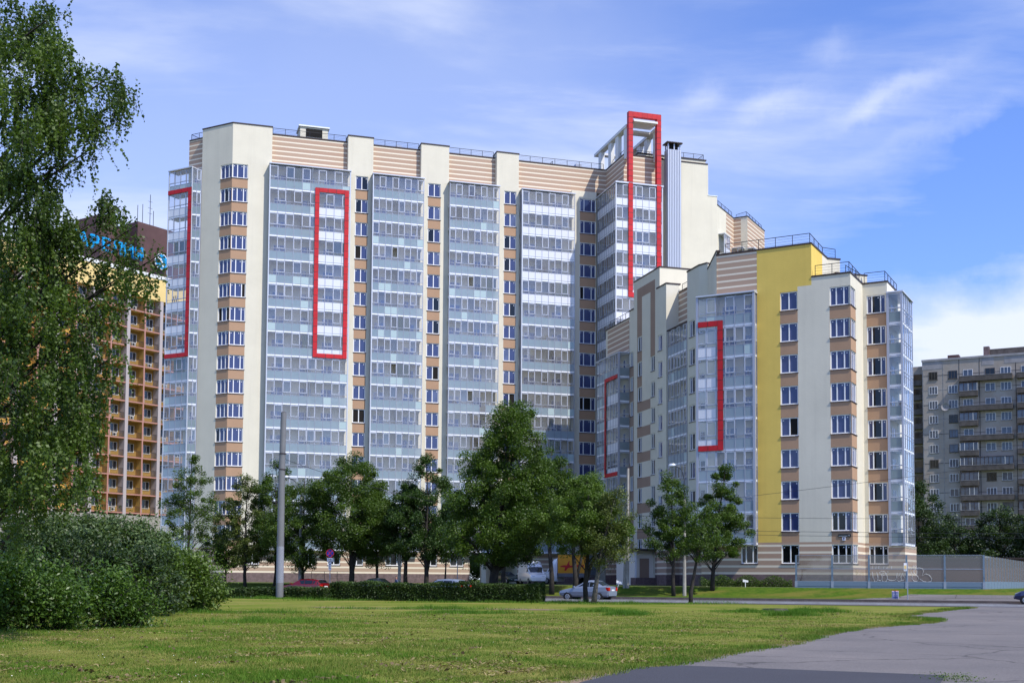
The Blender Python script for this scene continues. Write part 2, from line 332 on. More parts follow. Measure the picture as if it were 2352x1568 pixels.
# ------------------------------------------------------------------ glazed balcony, one per storey
FLOOR = 2.86
_bal = {}
def balcony_meshes(wd, n, panels, deep, variant, side, redcols=()):
    """local: s 0..wd, t=0 the glazed front, slab going back `deep`; z 0 = slab underside"""
    rp = random.Random(sum(ord(c) for c in panels)*7+variant*13+n+side*0 if not isinstance(panels, tuple) else panels[1]*31+n+variant); pseed = panels[1] if isinstance(panels, tuple) else 0; panels = panels[0] if isinstance(panels, tuple) else panels
    key = (round(wd, 2), n, panels, round(deep, 2), variant, side, pseed)
    if key in _bal: return _bal[key]
    fr_, gl, pn, sl = MB(), MB(), MB(), MB(); H = FLOOR; rr = random.Random(hash((n, variant)) % 9999)
    m = wd/n
    sl.fbox(LF, max(.04, side), wd-.04, -deep, -.008, .03, .21, 'slab')
    fr_.fbox(LF, 0, wd, -.05, .02, .21, .25, 'alu'); fr_.fbox(LF, 0, wd, -.05, .02, -.02, .03, 'alu')
    for zz in (1.13, 1.44): fr_.fbox(LF, 0, wd, -.05, .012, zz-.02, zz+.02, 'alu')
    for i in range(n+1):
        x = i*m; wv = .07 if i in (0, n) else .045
        fr_.fbox(LF, x-wv/2, x+wv/2, -.07, .025, 0.0, H, 'alu')
    opens = [i for i in range(n) if (i % 2 == variant % 2 or rr.random() < .25)]
    for i in range(n):
        x0, x1 = i*m+.03, (i+1)*m-.03
        if i in opens:   # opening sash with its own thicker frame
            for a, b, c, d in ((x0, x0+.055, 1.46, H-.05), (x1-.055, x1, 1.46, H-.05), (x0, x1, 1.46, 1.52), (x0, x1, H-.12, H-.05)):
                fr_.fbox(LF, a, b, -.03, .03, c, d, 'alu_l')
        if not (variant == 3 and i == opens[len(opens)//2] if opens else False):
            gl.quad((x0, 0, 1.46), (x1, 0, 1.46), (x1, 0, H-.02), (x0, 0, H-.02), rp.choice(['glass', 'glass', 'glass', 'glass2', 'glass3']))
        gl.quad((x0, 0, 1.15), (x1, 0, 1.15), (x1, 0, 1.42), (x0, 0, 1.42), 'glass')
        kk_ = panels[i % len(panels)]; dk_ = rp.random() < .13
        k = 'blue2' if kk_ == 'b' and dk_ else {'b': 'blue', 'w': 'white', 'g': 'green', 'c': 'glass'}[panels[i % len(panels)]]
        (gl if k == 'glass' else pn).quad((x0, .004, .25), (x1, .004, .25), (x1, .004, 1.11), (x0, .004, 1.11), k)
    _bal[key] = [x.mesh(nm) if x.v else None for x, nm in ((fr_, 'glazing_frame'), (gl, 'glass'), (pn, 'infill_panel'), (sl, 'floor_slab'))]
    return _bal[key]
def add_balcony(root, fr, s, t, z, wd, n, panels, deep=1.55, variant=0, side=0, doors=(), name='glazed_balcony'):
    ms = balcony_meshes(wd, n, (panels, IT.randrange(5)), deep, variant, side)
    o = place(name, ms[0], root, root.location, fr, s=s, t=t, z=z)
    for me, nm in zip(ms[1:], ('glass', 'infill_panel', 'floor_slab')):
        if me is None: continue
        c = bpy.data.objects.new(nm, me); C.objects.link(c); c.parent = o
    for d in doors: add_door(o, *d)
    if wd > 2 and IT.random() < .5: add_item(o, IT.uniform(.1, wd-1.9), min(deep, 1.5))
    return o
IT = random.Random(77); _item = {}
def add_item(par, x, deep):
    """what people keep behind the glass: a curtain, boxes, a leaning board, a cupboard"""
    kd = IT.choice(['curtain', 'curtain', 'curtain', 'stored_boxes', 'leaning_boards', 'cupboard']); v = IT.randrange(3); key = (kd, v)
    if key not in _item:
        a = MB(); k = {'curtain': ['cloth_w', 'cloth_g', 'cloth_o'], 'stored_boxes': ['card', 'cloth_w', 'card'], 'leaning_boards': ['cloth_w', 'card', 'wood'], 'cupboard': ['wood', 'cloth_w', 'wood']}[kd][v]
        if kd == 'curtain':
            n = 26; W_ = (.9, 1.8, 1.3)[v]
            for i in range(n): x0, x1 = W_*i/n, W_*(i+1)/n; y0, y1 = .14+.03*math.sin(i*1.3), .14+.03*math.sin((i+1)*1.3); a.quad((x0, y0, .5), (x1, y1, .5), (x1, y1, 2.7), (x0, y0, 2.7), k)
        elif kd == 'stored_boxes': a.box(0, .6, .2, .7, .22, 1.3, k); a.box(.65, 1.2, .25, .7, .22, .95, k); a.box(.1, .5, .25, .6, 1.3, 1.75, k)
        elif kd == 'leaning_boards':
            for i in range(3): a.add([(i*.3, .15, .25), (i*.3+.16, .15, .25), (i*.3+.3, .6, 2.1), (i*.3+.14, .6, 2.1)], [(0, 1, 2, 3), (3, 2, 1, 0)], k)
        else: a.box(0, 1.0, .7, 1.15, .22, 2.2, k)
        _item[key] = a.mesh(kd)
    o = bpy.data.objects.new(kd, _item[key]); C.objects.link(o); o.parent = par; o.location = (x, 0, 0)
M['cloth_w'] = mat('white_curtain', (.72, .70, .66), .9); M['cloth_g'] = mat('green_curtain', (.28, .34, .22), .9); M['cloth_o'] = mat('ochre_curtain', (.45, .32, .14), .9); M['card'] = mat('cardboard', (.42, .27, .15), .9); M['wood'] = mat('brown_wood', (.16, .09, .05), .7)
_door = {}
def add_door(par, x, depth, kind=0):
    """balcony door beside a small window, on the back wall of a loggia; a sub-part of its balcony"""
    if kind not in _door:
        a = MB()
        if kind == 0: rects = ((0, .72, 0, 2.05), (.72, 1.45, .75, 2.05))
        elif kind == 1: rects = ((0, .75, .75, 2.05), (.75, 1.45, 0, 2.05))
        else: rects = ((0, .72, 0, 2.05),)
        for x0, x1, z0, z1 in rects:
            for q in ((x0, x0+.07, z0, z1), (x1-.07, x1, z0, z1), (x0, x1, z0, z0+.07), (x0, x1, z1-.07, z1)): a.fbox(LF, q[0], q[1], .002, .05, q[2], q[3], 'pvc')
            a.quad((x0+.06, -.02, z0+.06), (x1-.06, -.02, z0+.06), (x1-.06, -.02, z1-.06), (x0+.06, -.02, z1-.06), 'film_d')
        a.fbox(LF, rects[0][0]+.3, rects[0][0]+.42, .021, .026, 1.6, 1.75, 'sticker')
        _door[kind] = a.mesh('balcony_door')
    o = bpy.data.objects.new('balcony_door', _door[kind]); C.objects.link(o); o.parent = par; o.location = (x, depth, .24)
    return o
def isect(f1, t1, f2, t2):
    """plan point where the line t=t1 of f1 meets t=t2 of f2"""
    p, d = f1.P(0, t1, 0), f1.d; q, e = f2.P(0, t2, 0), f2.d
    den = d.x*e.y-d.y*e.x; a = ((q.x-p.x)*e.y-(q.y-p.y)*e.x)/den; r = p+d*a; return (r.x, r.y)
# ------------------------------------------------------------------ ground levels
RO = Vector((5.8, 93, 0)); RU, RV = D(110), D(20)          # road frame: u along, v across (away)
_ZP = [(-1e5, 0), (-35, 0), (-14.5, .30), (-14.2, .10), (6.5, .10), (6.8, .35), (9.5, .5), (12, 1.2), (1e5, 1.2)]
def zg(x, y):
    v = (Vector((x, y, 0))-RO).dot(RV); return float(np.interp(v, [a for a, b in _ZP], [b for a, b in _ZP]))
def uvp(u, v, z=0): return RO+RU*u+RV*v+Vector((0, 0, z))
ROADZ = .20
def wt(k): return 4.98+FLOOR*(16-k)

# ================================================================== MAIN BUILDING (17 storeys)
P0 = (-33.45, 142.0)
FA, FB = Fr(P0, 73.5), Fr(P0, 118.5)
main = empty('apartment_building', (P0[0], P0[1], 1.2), 'tall cream apartment block with blue glazed balconies and a red frame over its roof', 'building')
mw = MB(main.location)
BR = [(0, 1.87), (14.72, 16.25), (23.76, 25.36), (33.6, 35.2), (43.75, 45.92)]
def mA(s, z):
    if z < 2.3: return 'plinth'
    if z < 5.2: return 'stripe_base'
    for a, b in BR:
        if a-.02 < abs(s) < b+.02 and z < wt(0)-1.6: return 'brown'
    return 'cream'
def mBf(s, z):
    if z < 2.3: return 'plinth'
    if z < 5.2: return 'stripe_base'
    return 'brown' if s > -1.84 and z < wt(0)-1.6 else 'cream'
def wz(k, h=1.68): return (wt(k)-h, wt(k))
gw = [(2.4, 4.0), (8.2, 10.4), (12.0, 13.5), (14.72, 16.25), (19, 21), (23.76, 25.36), (27.0, 28.7)]
holes = [(a, b, *wz(k)) for a, b in BR[:1] for k in range(17)]
wall(mw, FA, 0, 4.62, 5.2, 55.6, mA, [(0.04, 1.83, *wz(k)) for k in range(16)])
wall(mw, FA, 0, 29.5, 1.0, 5.2, mA, [(a, b, wt(16)-1.68, wt(16)) for a, b in gw], zs=(2.3,))
wall(mw, FA, 35.6, 46, 1.0, 5.2, mA, zs=(2.3,))
for (a, b), (c, d) in zip([(13.75, 16.85), (22.85, 26.4), (32.6, 35.6), (42.65, 46.0)], BR[1:]):
    top = 51.7 if a > 42 else 51.0
    wall(mw, FA, a, b, 5.2, top, mA, [(c, d, *wz(k)) for k in range(16)], ss=(c-.001, d+.001), zs=(wt(0)-1.68,))
    for q in (a, b):
        mw.quad(FA.P(q, 0, 5.2), FA.P(q, -.76, 5.2), FA.P(q, -.76, top), FA.P(q, 0, top), 'cream')
    if a < 42: mw.fbox(FA, a, b if b < 35 else 35.5, -1.8, 0, 51.0, 55.6, 'cream')
mw.quad(FA.P(42.65, 0, 51.7), FA.P(47.6, 0, 51.7), FA.P(47.6, -.76, 51.7), FA.P(42.65, -.76, 51.7), 'cream')
mw.quad(FA.P(4.62, 0, 5.2), FA.P(4.62, -.76, 5.2), FA.P(4.62, -.76, 55.6), FA.P(4.62, 0, 55.6), 'cream')
wall(mw, FB, -4.75, 0, 1.0, 55.6, mBf, [(-1.8, -.04, *wz(k)) for k in range(16)], zs=(2.3, 5.2))
mw.quad(FB.P(-4.75, 0, 1), FB.P(-4.75, -.76, 1), FB.P(-4.75, -.76, 55.6), FB.P(-4.75, 0, 55.6), 'cream')
c1 = isect(FA, -1.9, FB, -1.9)
mw.prism([FA.P(0, 0, 0)[:2], FA.P(4.62, 0, 0)[:2], FA.P(4.62, -1.9, 0)[:2], c1, FB.P(-4.75, -1.9, 0)[:2], FB.P(-4.75, 0, 0)[:2]], 51.5, 55.6, 'cream', 'roof') if False else None
# corner block rear faces above the roof
mw.quad(FA.P(4.62, -1.9, 54), FA.P(0, -1.9, 54), FA.P(0, -1.9, 55.6), FA.P(4.62, -1.9, 55.6), 'cream')
mw.quad(FB.P(0, -1.9, 54), FB.P(-4.75, -1.9, 54), FB.P(-4.75, -1.9, 55.6), FB.P(0, -1.9, 55.6), 'cream')
mw.quad(FA.P(4.62, 0, 54), FA.P(4.62, -1.9, 54), FA.P(4.62, -1.9, 55.6), FA.P(4.62, 0, 55.6), 'cream')
mw.quad(FB.P(-4.75, 0, 54), FB.P(-4.75, -1.9, 54), FB.P(-4.75, -1.9, 55.6), FB.P(-4.75, 0, 55.6), 'cream')
mw.add([FA.P(0, 0, 55.59), FA.P(4.62, 0, 55.59), FA.P(4.62, -1.9, 55.59), (c1[0], c1[1], 55.59)], [(0, 1, 2, 3)], 'roof')
mw.add([FA.P(0, 0, 55.59), (c1[0], c1[1], 55.59), FB.P(-4.75, -1.9, 55.59), FB.P(-4.75, 0, 55.59)], [(0, 1, 2, 3)], 'roof')
# loggia back walls and striped parapets (plane t = -.75)
STK = [(4.35, 13.95, 10), (16.75, 23.05, 8), (26.35, 32.72, 8), (35.75, 42.75, 8)]
for a, b, n in STK:
    wall(mw, FA, a-.2, b+.2, 5.2, 51.0, 'loggia', t=-.75)
wall(mw, FA, 4.62, 13.75, 51.0, 55.0, 'stripe', t=-.75); wall(mw, FA, 16.85, 22.85, 51.0, 55.0, 'stripe', t=-.75)
wall(mw, FA, 26.4, 32.6, 51.0, 55.0, 'stripe', t=-.75); wall(mw, FA, 35.5, 47.6, 51.0, 55.0, lambda s, z: 'cream' if z < 51.6 and s < 42 else 'stripe', t=-.75, ss=(42,), zs=(51.6,))
wall(mw, FB, -7.6, -4.75, 1, 54.9, lambda s, z: 'stripe' if z > 51 else 'loggia', t=-.75, zs=(51,))
# the tower on the right end of the facade
FTL = Fr(FA.P(46, 0, 0)[:2], 163.5); FT = Fr(FA.P(46, 6.94, 0)[:2], 73.5)
wall(mw, Fr(FA.P(47.6, 0, 0)[:2], 163.5), -.75, 5.5, 1, 55.0, lambda s, z: 'stripe' if z > 51 else 'loggia', zs=(51,))
wall(mw, FA, 47.6, 52.25, 1, 55.0, lambda s, z: 'stripe' if z > 51 else 'loggia', t=5.5, zs=(51,))
wall(mw, FA, 52.25, 59.2, 1, 54.9, 'cream', t=5.5); wall(mw, FA, 59.2, 60.45, 1, 50.9, 'cream', t=5.5)
mw.quad(FA.P(52.25, 5.5, 1), FA.P(52.25, 6.9, 1), FA.P(52.25, 6.9, 51), FA.P(52.25, 5.5, 51), 'cream')
# solid core of the building
bk = -15
upper = [FB.P(-7.55, -.78, 0)[:2], isect(FB, -.78, FA, -.78), FA.P(47.63, -.78, 0)[:2], FA.P(47.63, 5.47, 0)[:2], FA.P(59.17, 5.47, 0)[:2], FA.P(59.17, bk, 0)[:2], isect(FB, bk, FA, bk), FB.P(-7.55, bk, 0)[:2]]
mw.prism(upper, 5.6, 54.4, 'cream', 'roof')
mw.prism([FA.P(59.0, 5.46, 0)[:2], FA.P(60.44, 5.46, 0)[:2], FA.P(60.44, bk, 0)[:2], FA.P(59.0, bk, 0)[:2]], 1, 50.8, 'cream', 'roof')
mw.prism([FB.P(-7.5, -.8, 0)[:2], isect(FB, -.8, FA, -.8), FA.P(29.45, -.8, 0)[:2], FA.P(29.45, bk+.1, 0)[:2], isect(FB, bk+.1, FA, bk+.1), FB.P(-7.5, bk+.1, 0)[:2]], .9, 5.58, 'cream')
mw.prism([FA.P(35.65, -.8, 0)[:2], FA.P(47.6, -.8, 0)[:2], FA.P(47.6, 5.45, 0)[:2], FA.P(59.1, 5.45, 0)[:2], FA.P(59.1, bk+.1, 0)[:2], FA.P(35.65, bk+.1, 0)[:2]], .9, 5.57, 'cream')
mw.fbox(FA, 29.5, 35.6, -.8, 0, 5.0, 5.21, 'cream'); mw.fbox(FA, 29.45, 29.5, -.8, 0, 1, 5.2, 'stripe_base'); mw.fbox(FA, 35.6, 35.65, -.8, -.01, 1, 5.2, 'cream')
mw.fbox(FA, 31.0, 31.6, -.7, -.1, 1, 5.0, 'cream')
# copings
for a, b, z, t in ((0, 4.62, 55.6, 0), (13.75, 16.85, 55.6, 0), (22.85, 26.4, 55.6, 0), (32.6, 35.5, 55.6, 0), (4.7, 13.68, 55.0, -.75), (16.92, 22.78, 55.0, -.75), (26.47, 32.53, 55.0, -.75), (35.6, 47.5, 55.0, -.75), (47.7, 52.9, 55.0, 5.5), (53.0, 59.1, 54.92, 5.5)):
    coping(mw, FA, a, b, z, t, depth=1.86 if z > 55.5 else .5)
coping(mw, FB, -4.75, -.1, 55.602, 0, depth=1.86); coping(mw, FB, -7.5, -4.85, 54.9, -.75)
coping(mw, Fr(FA.P(47.6, 0, 0)[:2], 163.5), -.6, 5.4, 55.004, 0)
mw.fbox(FA, 59.15, 60.5, 5.2, 5.56, 50.9, 50.98, 'slab')
# roof blocks: lift house, second parapet, vents
mw.fbox(FA, 8.2, 11.6, -5.2, -2.6, 54.4, 57.1, 'cream'); mw.fbox(FA, 8.0, 11.8, -5.4, -2.4, 57.1, 57.25, 'slab'); mw.fbox(FA, 8.9, 10.9, -2.62, -2.55, 55.9, 56.9, 'hole')
mw.fbox(FA, 50.2, 59.6, -1.5, 3.9, 54.4, 56.0, 'cream'); mw.fbox(FA, 50.1, 59.7, -1.6, 4.0, 56.0, 56.14, 'coping')
mw.fbox(FA, 20.2, 20.9, -3.4, -2.7, 54.4, 56.1, 'duct'); mw.fbox(FA, 44.0, 44.8, -3.2, -2.4, 54.4, 56.1, 'duct'); mw.fbox(FA, 44.6, 47.2, -4.2, -3.2, 54.4, 55.9, 'cream')
mw.build('wall', main)
# main windows
def st(rr=R_): return ''.join('1' if rr.random() < .03 else '2' if rr.random() < .06 else '3' if rr.random() < .05 else '0' for _ in range(3))
for k in range(16):
    add_window(main, FA, .04, wz(k)[0], 1.79, 1.68, (1, 1.25, .8), st(), name='corner_window'); add_window(main, FB, -1.8, wz(k)[0], 1.76, 1.68, (1, 1, .8), st(), name='corner_window')
    for j, (c, d) in enumerate(BR[1:]):
        if j < 3:
            s3 = '100' if (j == 0 and k == 3) else '110' if (j == 0 and k == 10) else '01' if (j == 1 and k == 8) or (j == 2 and k == 9) else R_.choice(['000', '000', '000', '000', '000', '200', '020', '030', '300'])
            add_window(main, FA, c, wz(k)[0], d-c, 1.68, (1, 1), s3)
        else:
            add_window(main, FA, c, wz(k)[0], d-c, 1.68, (.8, 1.4, .8), '100' if k == 4 else '110' if k == 9 else '000')
for a, b in gw: add_window(main, FA, a, wt(16)-1.68, b-a, 1.68, (1, 1) if b-a < 1.9 else (1, 1.4, 1), '222')
# glazed balconies, storey by storey
for k in range(16):
    z = wt(k)-FLOOR; add = add_balcony
    inred = 1 <= k <= 7
    add(main, FA, 4.35, .85, z, 9.6, 10, 'bbbbbbwwww' if inred else 'b', variant=k % 3+(1 if k == 3 else 0), doors=((.65, 1.6, 0), (4.0, 1.6, 1), (6.6, 1.6, 0)))
    add(main, FA, 16.75, .85, z, 6.3, 8, 'b', variant=(k*2+1) % 3 if k not in (3, 8) else 3, doors=((.55, 1.6, 0), (4.15, 1.6, 1)))
    add(main, FA, 26.35, .85, z, 6.37, 8, 'b' if k != 9 else 'bbbbbcbb', variant=(k+1) % 3 if k not in (4, 9) else 3, doors=((.35, 1.6, 0), (3.25, 1.6, 0)))
    add(main, FA, 35.75, .85, z, 7.0, 8, 'w' if k <= 4 else 'b', variant=(k+2) % 3, doors=((.75, 1.6, 1), (4.45, 1.6, 0)))
    add(main, FB, -9.2, .85, z, 3.7, 4, 'wwww' if inred else 'b', variant=k % 2, doors=((2.6, 1.6, 2),))
    add(main, Fr(FB.P(-5.5, .85, 0)[:2], 73.5), 0.06, 0, z, 1.0, 2, 'g', deep=.8, variant=1, name='balcony_side')
    add(main, FTL, 0.5, 0, z, 6.4, 8, 'w' if k < 14 else 'b', variant=k % 2, doors=((2.2, 1.6, 0),), name='tower_balcony')
    add(main, FT, 0, 0, z, 6.2, 7, 'w' if k < 14 else 'b', deep=1.4, variant=(k+1) % 3, side=1.56, doors=((3.0, 1.44, 0),), name='tower_balcony')
def pieces(root, name, lst, k):
    for fr, a, b, t0, t1, z0, z1 in lst:
        q = MB(root.location); q.fbox(fr, a, b, t0, t1, z0, z1, k); q.build(name, root)
pieces(main, 'loggia_divider', [(FA, a, a+.12, -.75, .78, 5.2, 50.9) for a in (9.35, 19.9, 29.45, 39.4)], 'loggia')
pieces(main, 'balcony_roof', [(FA, a-.1, b+.1, -.74, 1.0, 50.9, 51.02) for a, b, n in STK]+[(FB, -9.3, -5.45, -.74, .98, 50.86, 50.98), (FT, -.1, 6.35, -1.42, .14, 50.86, 51.04), (FTL, -.1, 6.9, -1.5, .1, 50.85, 51.0)], 'alu_l')
pieces(main, 'corner_post', [(fr, s-.06, s+.06, t-.06, t+.05, 4.9, 50.9) for fr, s, t in ((FA, 4.35, .85), (FA, 13.95, .85), (FA, 16.75, .85), (FA, 35.75, .85), (FB, -9.2, .85), (FB, -5.5, .85), (FT, 0, 0), (FT, 6.2, 0))], 'alu_l')
pieces(main, 'balcony_cheek', [(FA, s-.01, s+.01, 0.01, .8, 4.98, 50.9) for s in (4.33, 16.73, 35.73)], 'alu')
pieces(main, 'balcony_cheek', [(FT, 6.19, 6.21, -1.35, -.03, 4.98, 50.9)], 'white')
def red(root, fr, s0, s1, t, z0, z1, wv, sides='LRTB', name='red_frame', th=.1):
    r = MB(root.location); rr = []
    if 'L' in sides: rr.append((s0, s0+wv, z0, z1))
    if 'R' in sides: rr.append((s1-wv, s1, z0, z1))
    x0 = s0+wv if 'L' in sides else s0; x1 = s1-wv if 'R' in sides else s1
    if 'T' in sides: rr.append((x0, x1, z1-wv, z1))
    if 'B' in sides: rr.append((x0, x1, z0, z0+wv))
    for a, b, c, d in rr:
        n = max(1, round(max(b-a, d-c)/.95)); g = .028
        for i in range(n):
            if d-c > b-a: r.fbox(fr, a, b, t, t+th, c+(d-c)*i/n+g, c+(d-c)*(i+1)/n-g, 'red')
            else: r.fbox(fr, a+(b-a)*i/n+g, a+(b-a)*(i+1)/n-g, t, t+th, c, d, 'red')
        r.fbox(fr, a, b, t+.005, t+th-.012, c, d, 'coping')
    return r.build(name, root)
red(main, FA, 9.72, 13.78, .90, 27.95, 48.5, .50)
red(main, FB, -9.22, -5.46, .90, 27.95, 48.45, .50, 'RTB')
ra = MB(main.location)
for a, b in ((1.62, 2.2), (5.42, 6.0)):
    for z0, z1, t0 in ((36.6, 51.0, .03), (51.06, 60.05, -.45)):
        n = round((z1-z0)/.75)
        for i in range(n): ra.fbox(FT, a, b, t0, .16, z0+(z1-z0)*i/n+.03, z0+(z1-z0)*(i+1)/n-.03, 'red')
        ra.fbox(FT, a+.01, b-.01, t0+.01, .148, z0, z1, 'coping')
for i in range(5): ra.fbox(FT, 2.2+i*.644+.01, 2.2+(i+1)*.644-.01, -.45, .16, 59.42, 60.04, 'red')
ra.fbox(FT, 2.2, 5.42, .03, .155, 36.6, 37.2, 'red'); ra.fbox(FT, 2.2, 5.42, -.44, .15, 59.43, 60.03, 'coping')
ra.build('red_frame', main)
pg = MB(main.location)      # white concrete pergola on the tower roof
for a, b in ((47.62, 48.1), (51.6, 52.15)):
    pg.fbox(FA, a-.15, b+.15, -4.9, 6.5, 58.2, 58.55, 'wsteel')
    for c, d in ((5.4, 6.4), (2.5, 3.5), (0, 1.0), (-3.6, -2.6)): pg.fbox(FA, a, b, c, d, 54.4, 58.2, 'wsteel')
pg.fbox(FA, 48.25, 51.45, 5.0, 7.3, 58.75, 59.0, 'wsteel'); pg.fbox(FA, 48.25, 51.45, -4.8, -3.9, 58.25, 58.5, 'wsteel'); pg.fbox(FA, 48.25, 51.45, 3.9, 5.0, 58.22, 58.5, 'wsteel')
pg.build('roof_pergola', main)
ch = MB(main.location)
ch.fbox(FA, 53.1, 54.95, 5.52, 6.55, 1.2, 56.0, 'duct')
for i in range(8): ch.fbox(FA, 53.14+i*.23, 53.25+i*.23, 6.55, 6.62, 1.2, 55.96, 'alu_l')
for i in range(4): ch.fbox(FA, 53.06, 53.1, 5.62+i*.25, 5.73+i*.25, 1.2, 55.96, 'duct')
for a, b in ((53.15, 5.6), (54.75, 5.6), (53.15, 6.4), (54.75, 6.4), (53.95, 6.4)): ch.fbox(FA, a, a+.15, b, b+.12, 56.0, 56.8, 'duct')
ch.fbox(FA, 53.4, 54.6, 5.7, 6.3, 56.0, 56.75, 'hole')
for i in range(10): ch.fbox(FA, 52.95+i*.215, 53.09+i*.215, 5.3, 6.8, 56.84, 56.93, 'coping')
ch.fbox(FA, 52.95, 55.1, 5.3, 6.8, 56.8, 56.86, 'coping')
ch.build('chimney', main)
for a, b in ((4.75, 13.6), (17.0, 22.7), (26.5, 32.4), (35.6, 47.3)):
    railing(main, [FA.P(a, -.9, 55.12), FA.P(b, -.9, 55.12)])
railing(main, [FB.P(-7.4, -3.5, 55), FB.P(-7.4, -.9, 55.0), FB.P(-4.9, -.9, 55.0)])
railing(main, [FA.P(47.9, -.6, 55.1), FA.P(47.9, 5.2, 55.1), FA.P(52.8, 5.2, 55.1)])
railing(main, [FA.P(55.2, 3.7, 56.1), FA.P(59.4, 3.7, 56.1), FA.P(59.4, -1.3, 56.1)])
railing(main, [FA.P(40.4, -4, 54.9), FA.P(40.4, -1.2, 54.9)]); railing(main, [FA.P(44.5, -4.5, 55.1), FA.P(52, -4.5, 55.1)])
# low railing and steps in front of the ground floor
railing(main, [FA.P(8.5, 1.2, 1.5), FA.P(14.5, 1.2, 1.5)], h=1.0)

# rear wing seen over the low block
wing = empty('apartment_wing', (24.23, 161.7, 1.2), 'stepped rear wing with striped walls seen behind the lower yellow block', 'building')
W0 = Fr((24.23, 161.7), 28.5); wb = MB(wing.location)
e1 = W0.P(17.0, 0, 0); W1 = Fr(e1[:2], 118.5); e2 = W1.P(2.1, 0, 0); W2 = Fr(e2[:2], 28.5)
def ms(a, b): return lambda s, z: 'stripe' if (a < s < b and z > 46) else 'cream'
wall(wb, W0, 0, 17, 1, 54.9, ms(13.6, 17), ss=(13.6,), zs=(46,)); wall(wb, W1, 0, 2.1, 1, 54.9, ms(0, 1.1), ss=(1.1,), zs=(46,)); wall(wb, W2, 0, 8.5, 1, 54.9, ms(0, 9), zs=(46,))
wb.prism([W0.P(0, -.03, 0)[:2], W0.P(17.03, -.03, 0)[:2], W1.P(2.07, -.03, 0)[:2], W2.P(8.45, -.03, 0)[:2], W2.P(8.45, -14, 0)[:2], W0.P(0, -12, 0)[:2]], 1, 54.3, 'cream', 'roof')
coping(wb, W0, 0, 16.9, 54.9); coping(wb, W1, .1, 2.0, 54.91); coping(wb, W2, 0, 8.5, 54.9)
wb.build('wall', wing)
for k in range(5):
    add_balcony(wing, W0, 10.2, .85, wt(k)-FLOOR, 2.4, 3, 'w', variant=k % 2); add_balcony(wing, W1, .1, .9, wt(k)-FLOOR-.6, 1.5, 2, 'g', variant=1)
    add_balcony(wing, W2, 0.2, .9, wt(k)-FLOOR-.6, 4.0, 4, 'w', variant=k % 2)
pieces(wing, 'balcony_roof', [(W0, 10.1, 12.7, -.2, .95, 50.8, 50.92), (W1, 0, 1.7, -.2, 1.0, 50.16, 50.3), (W2, 0, 4.3, -.2, 1.0, 50.15, 50.28)], 'alu_l')
railing(wing, [W0.P(9, -.2, 55.05), W0.P(16.8, -.2, 55.05)]); railing(wing, [W1.P(0, -1.2, 55.05), W1.P(1.8, -.4, 55.05), W2.P(8.3, -.4, 55.05)])
# ================================================================== LOWER BUILDING (9 storeys, yellow corner)
low = empty('apartment_block', (24.886, 109.1, 1.2), 'nine storey block with yellow corner, brown spandrels and glazed balconies beside the tall block', 'building')
lw = MB(low.location); B_ = 118.5; P_ = 163.5; A_ = 73.5
G0 = 1.0
def sb(z): return 'plinth' if z < 2.3 else 'stripe_base' if z < 5.2 else None
FR = Fr((24.886, 109.1), B_)
KL = list(range(8, 16)); KG = list(range(8, 17))
def mR(s, z):
    if sb(z): return sb(z)
    if s < .87 and z > 28.2 and s < 2.13: return 'yellow' if s > -2.87 else 'stripe'
    if .87 <= s < 2.13 and z > 28.25: return 'yellow'
    if s < -.77: return 'yellow'
    if s < .87: return 'brown' if z < wt(8)-1.6 else 'yellow'
    if s > 3.72 and z < wt(8)-1.6: return 'brown'
    return 'cream'
hz = [(-.75, .85, *wz(k)) for k in KG]+[(3.75, 5.54, *wz(k)) for k in KG]+[(-4.5, -2.95, *wz(16))]
wall(lw, FR, -2.9, 2.13, 5.2, 32.0, mR, [h for h in hz if h[0] == -.75 and h[2] > 5], ss=(.86,), zs=(28.25,))
wall(lw, FR, 2.13, 5.58, 5.2, 28.95, mR, [h for h in hz if h[0] == 3.75 and h[2] > 5], ss=(3.73,))
wall(lw, FR, -8.3, 5.58, G0, 5.2, mR, [h for h in hz if h[2] < 5], zs=(2.3,))
wall(lw, FR, -6.75, -2.87, 28.2, 32.0, 'stripe'); wall(lw, FR, -6.75, -2.9, 5.2, 28.2, 'loggia', t=-.75)
for s in (-2.9, -6.75): lw.quad(FR.P(s, 0, 5.2), FR.P(s, -.76, 5.2), FR.P(s, -.76, 28.3), FR.P(s, 0, 28.3), 'loggia')
FC = Fr(FR.P(5.58, 0, 0)[:2], 28.5)
wall(lw, FC, 0, 4.8, G0, 28.95, lambda s, z: sb(z) or ('brown' if s < 1.98 and z < wt(8)-1.6 else 'cream'), [(.04, 1.94, *wz(k)) for k in KG], ss=(1.97,), zs=(2.3, 5.2))
FD = Fr(FC.P(4.8, 0, 0)[:2], B_)
wall(lw, FD, 0, 2.2, 5.2, 28.95, lambda s, z: 'brown' if .33 < s < 2.15 and z < wt(8)-1.6 else 'cream', [(.36, 2.05, *wz(k)) for k in KL], ss=(.34, 2.12))
wall(lw, FD, 0, 3.5, G0, 5.2, lambda s, z: sb(z), [(.36, 2.05, *wz(16))], zs=(2.3,))
FE = Fr(FD.P(3.5, 0, 0)[:2], 28.5); FE2 = Fr(FD.P(2.2, 0, 0)[:2], 28.5)
wall(lw, FE, 0, 5.5, G0, 5.0, lambda s, z: sb(z), zs=(2.3,)); wall(lw, FE2, 0, 9, 5.2, 28.95, 'loggia')
lw.fbox(FD, 2.15, 3.5, -5.5, -.02, 4.7, 4.97, 'cream')
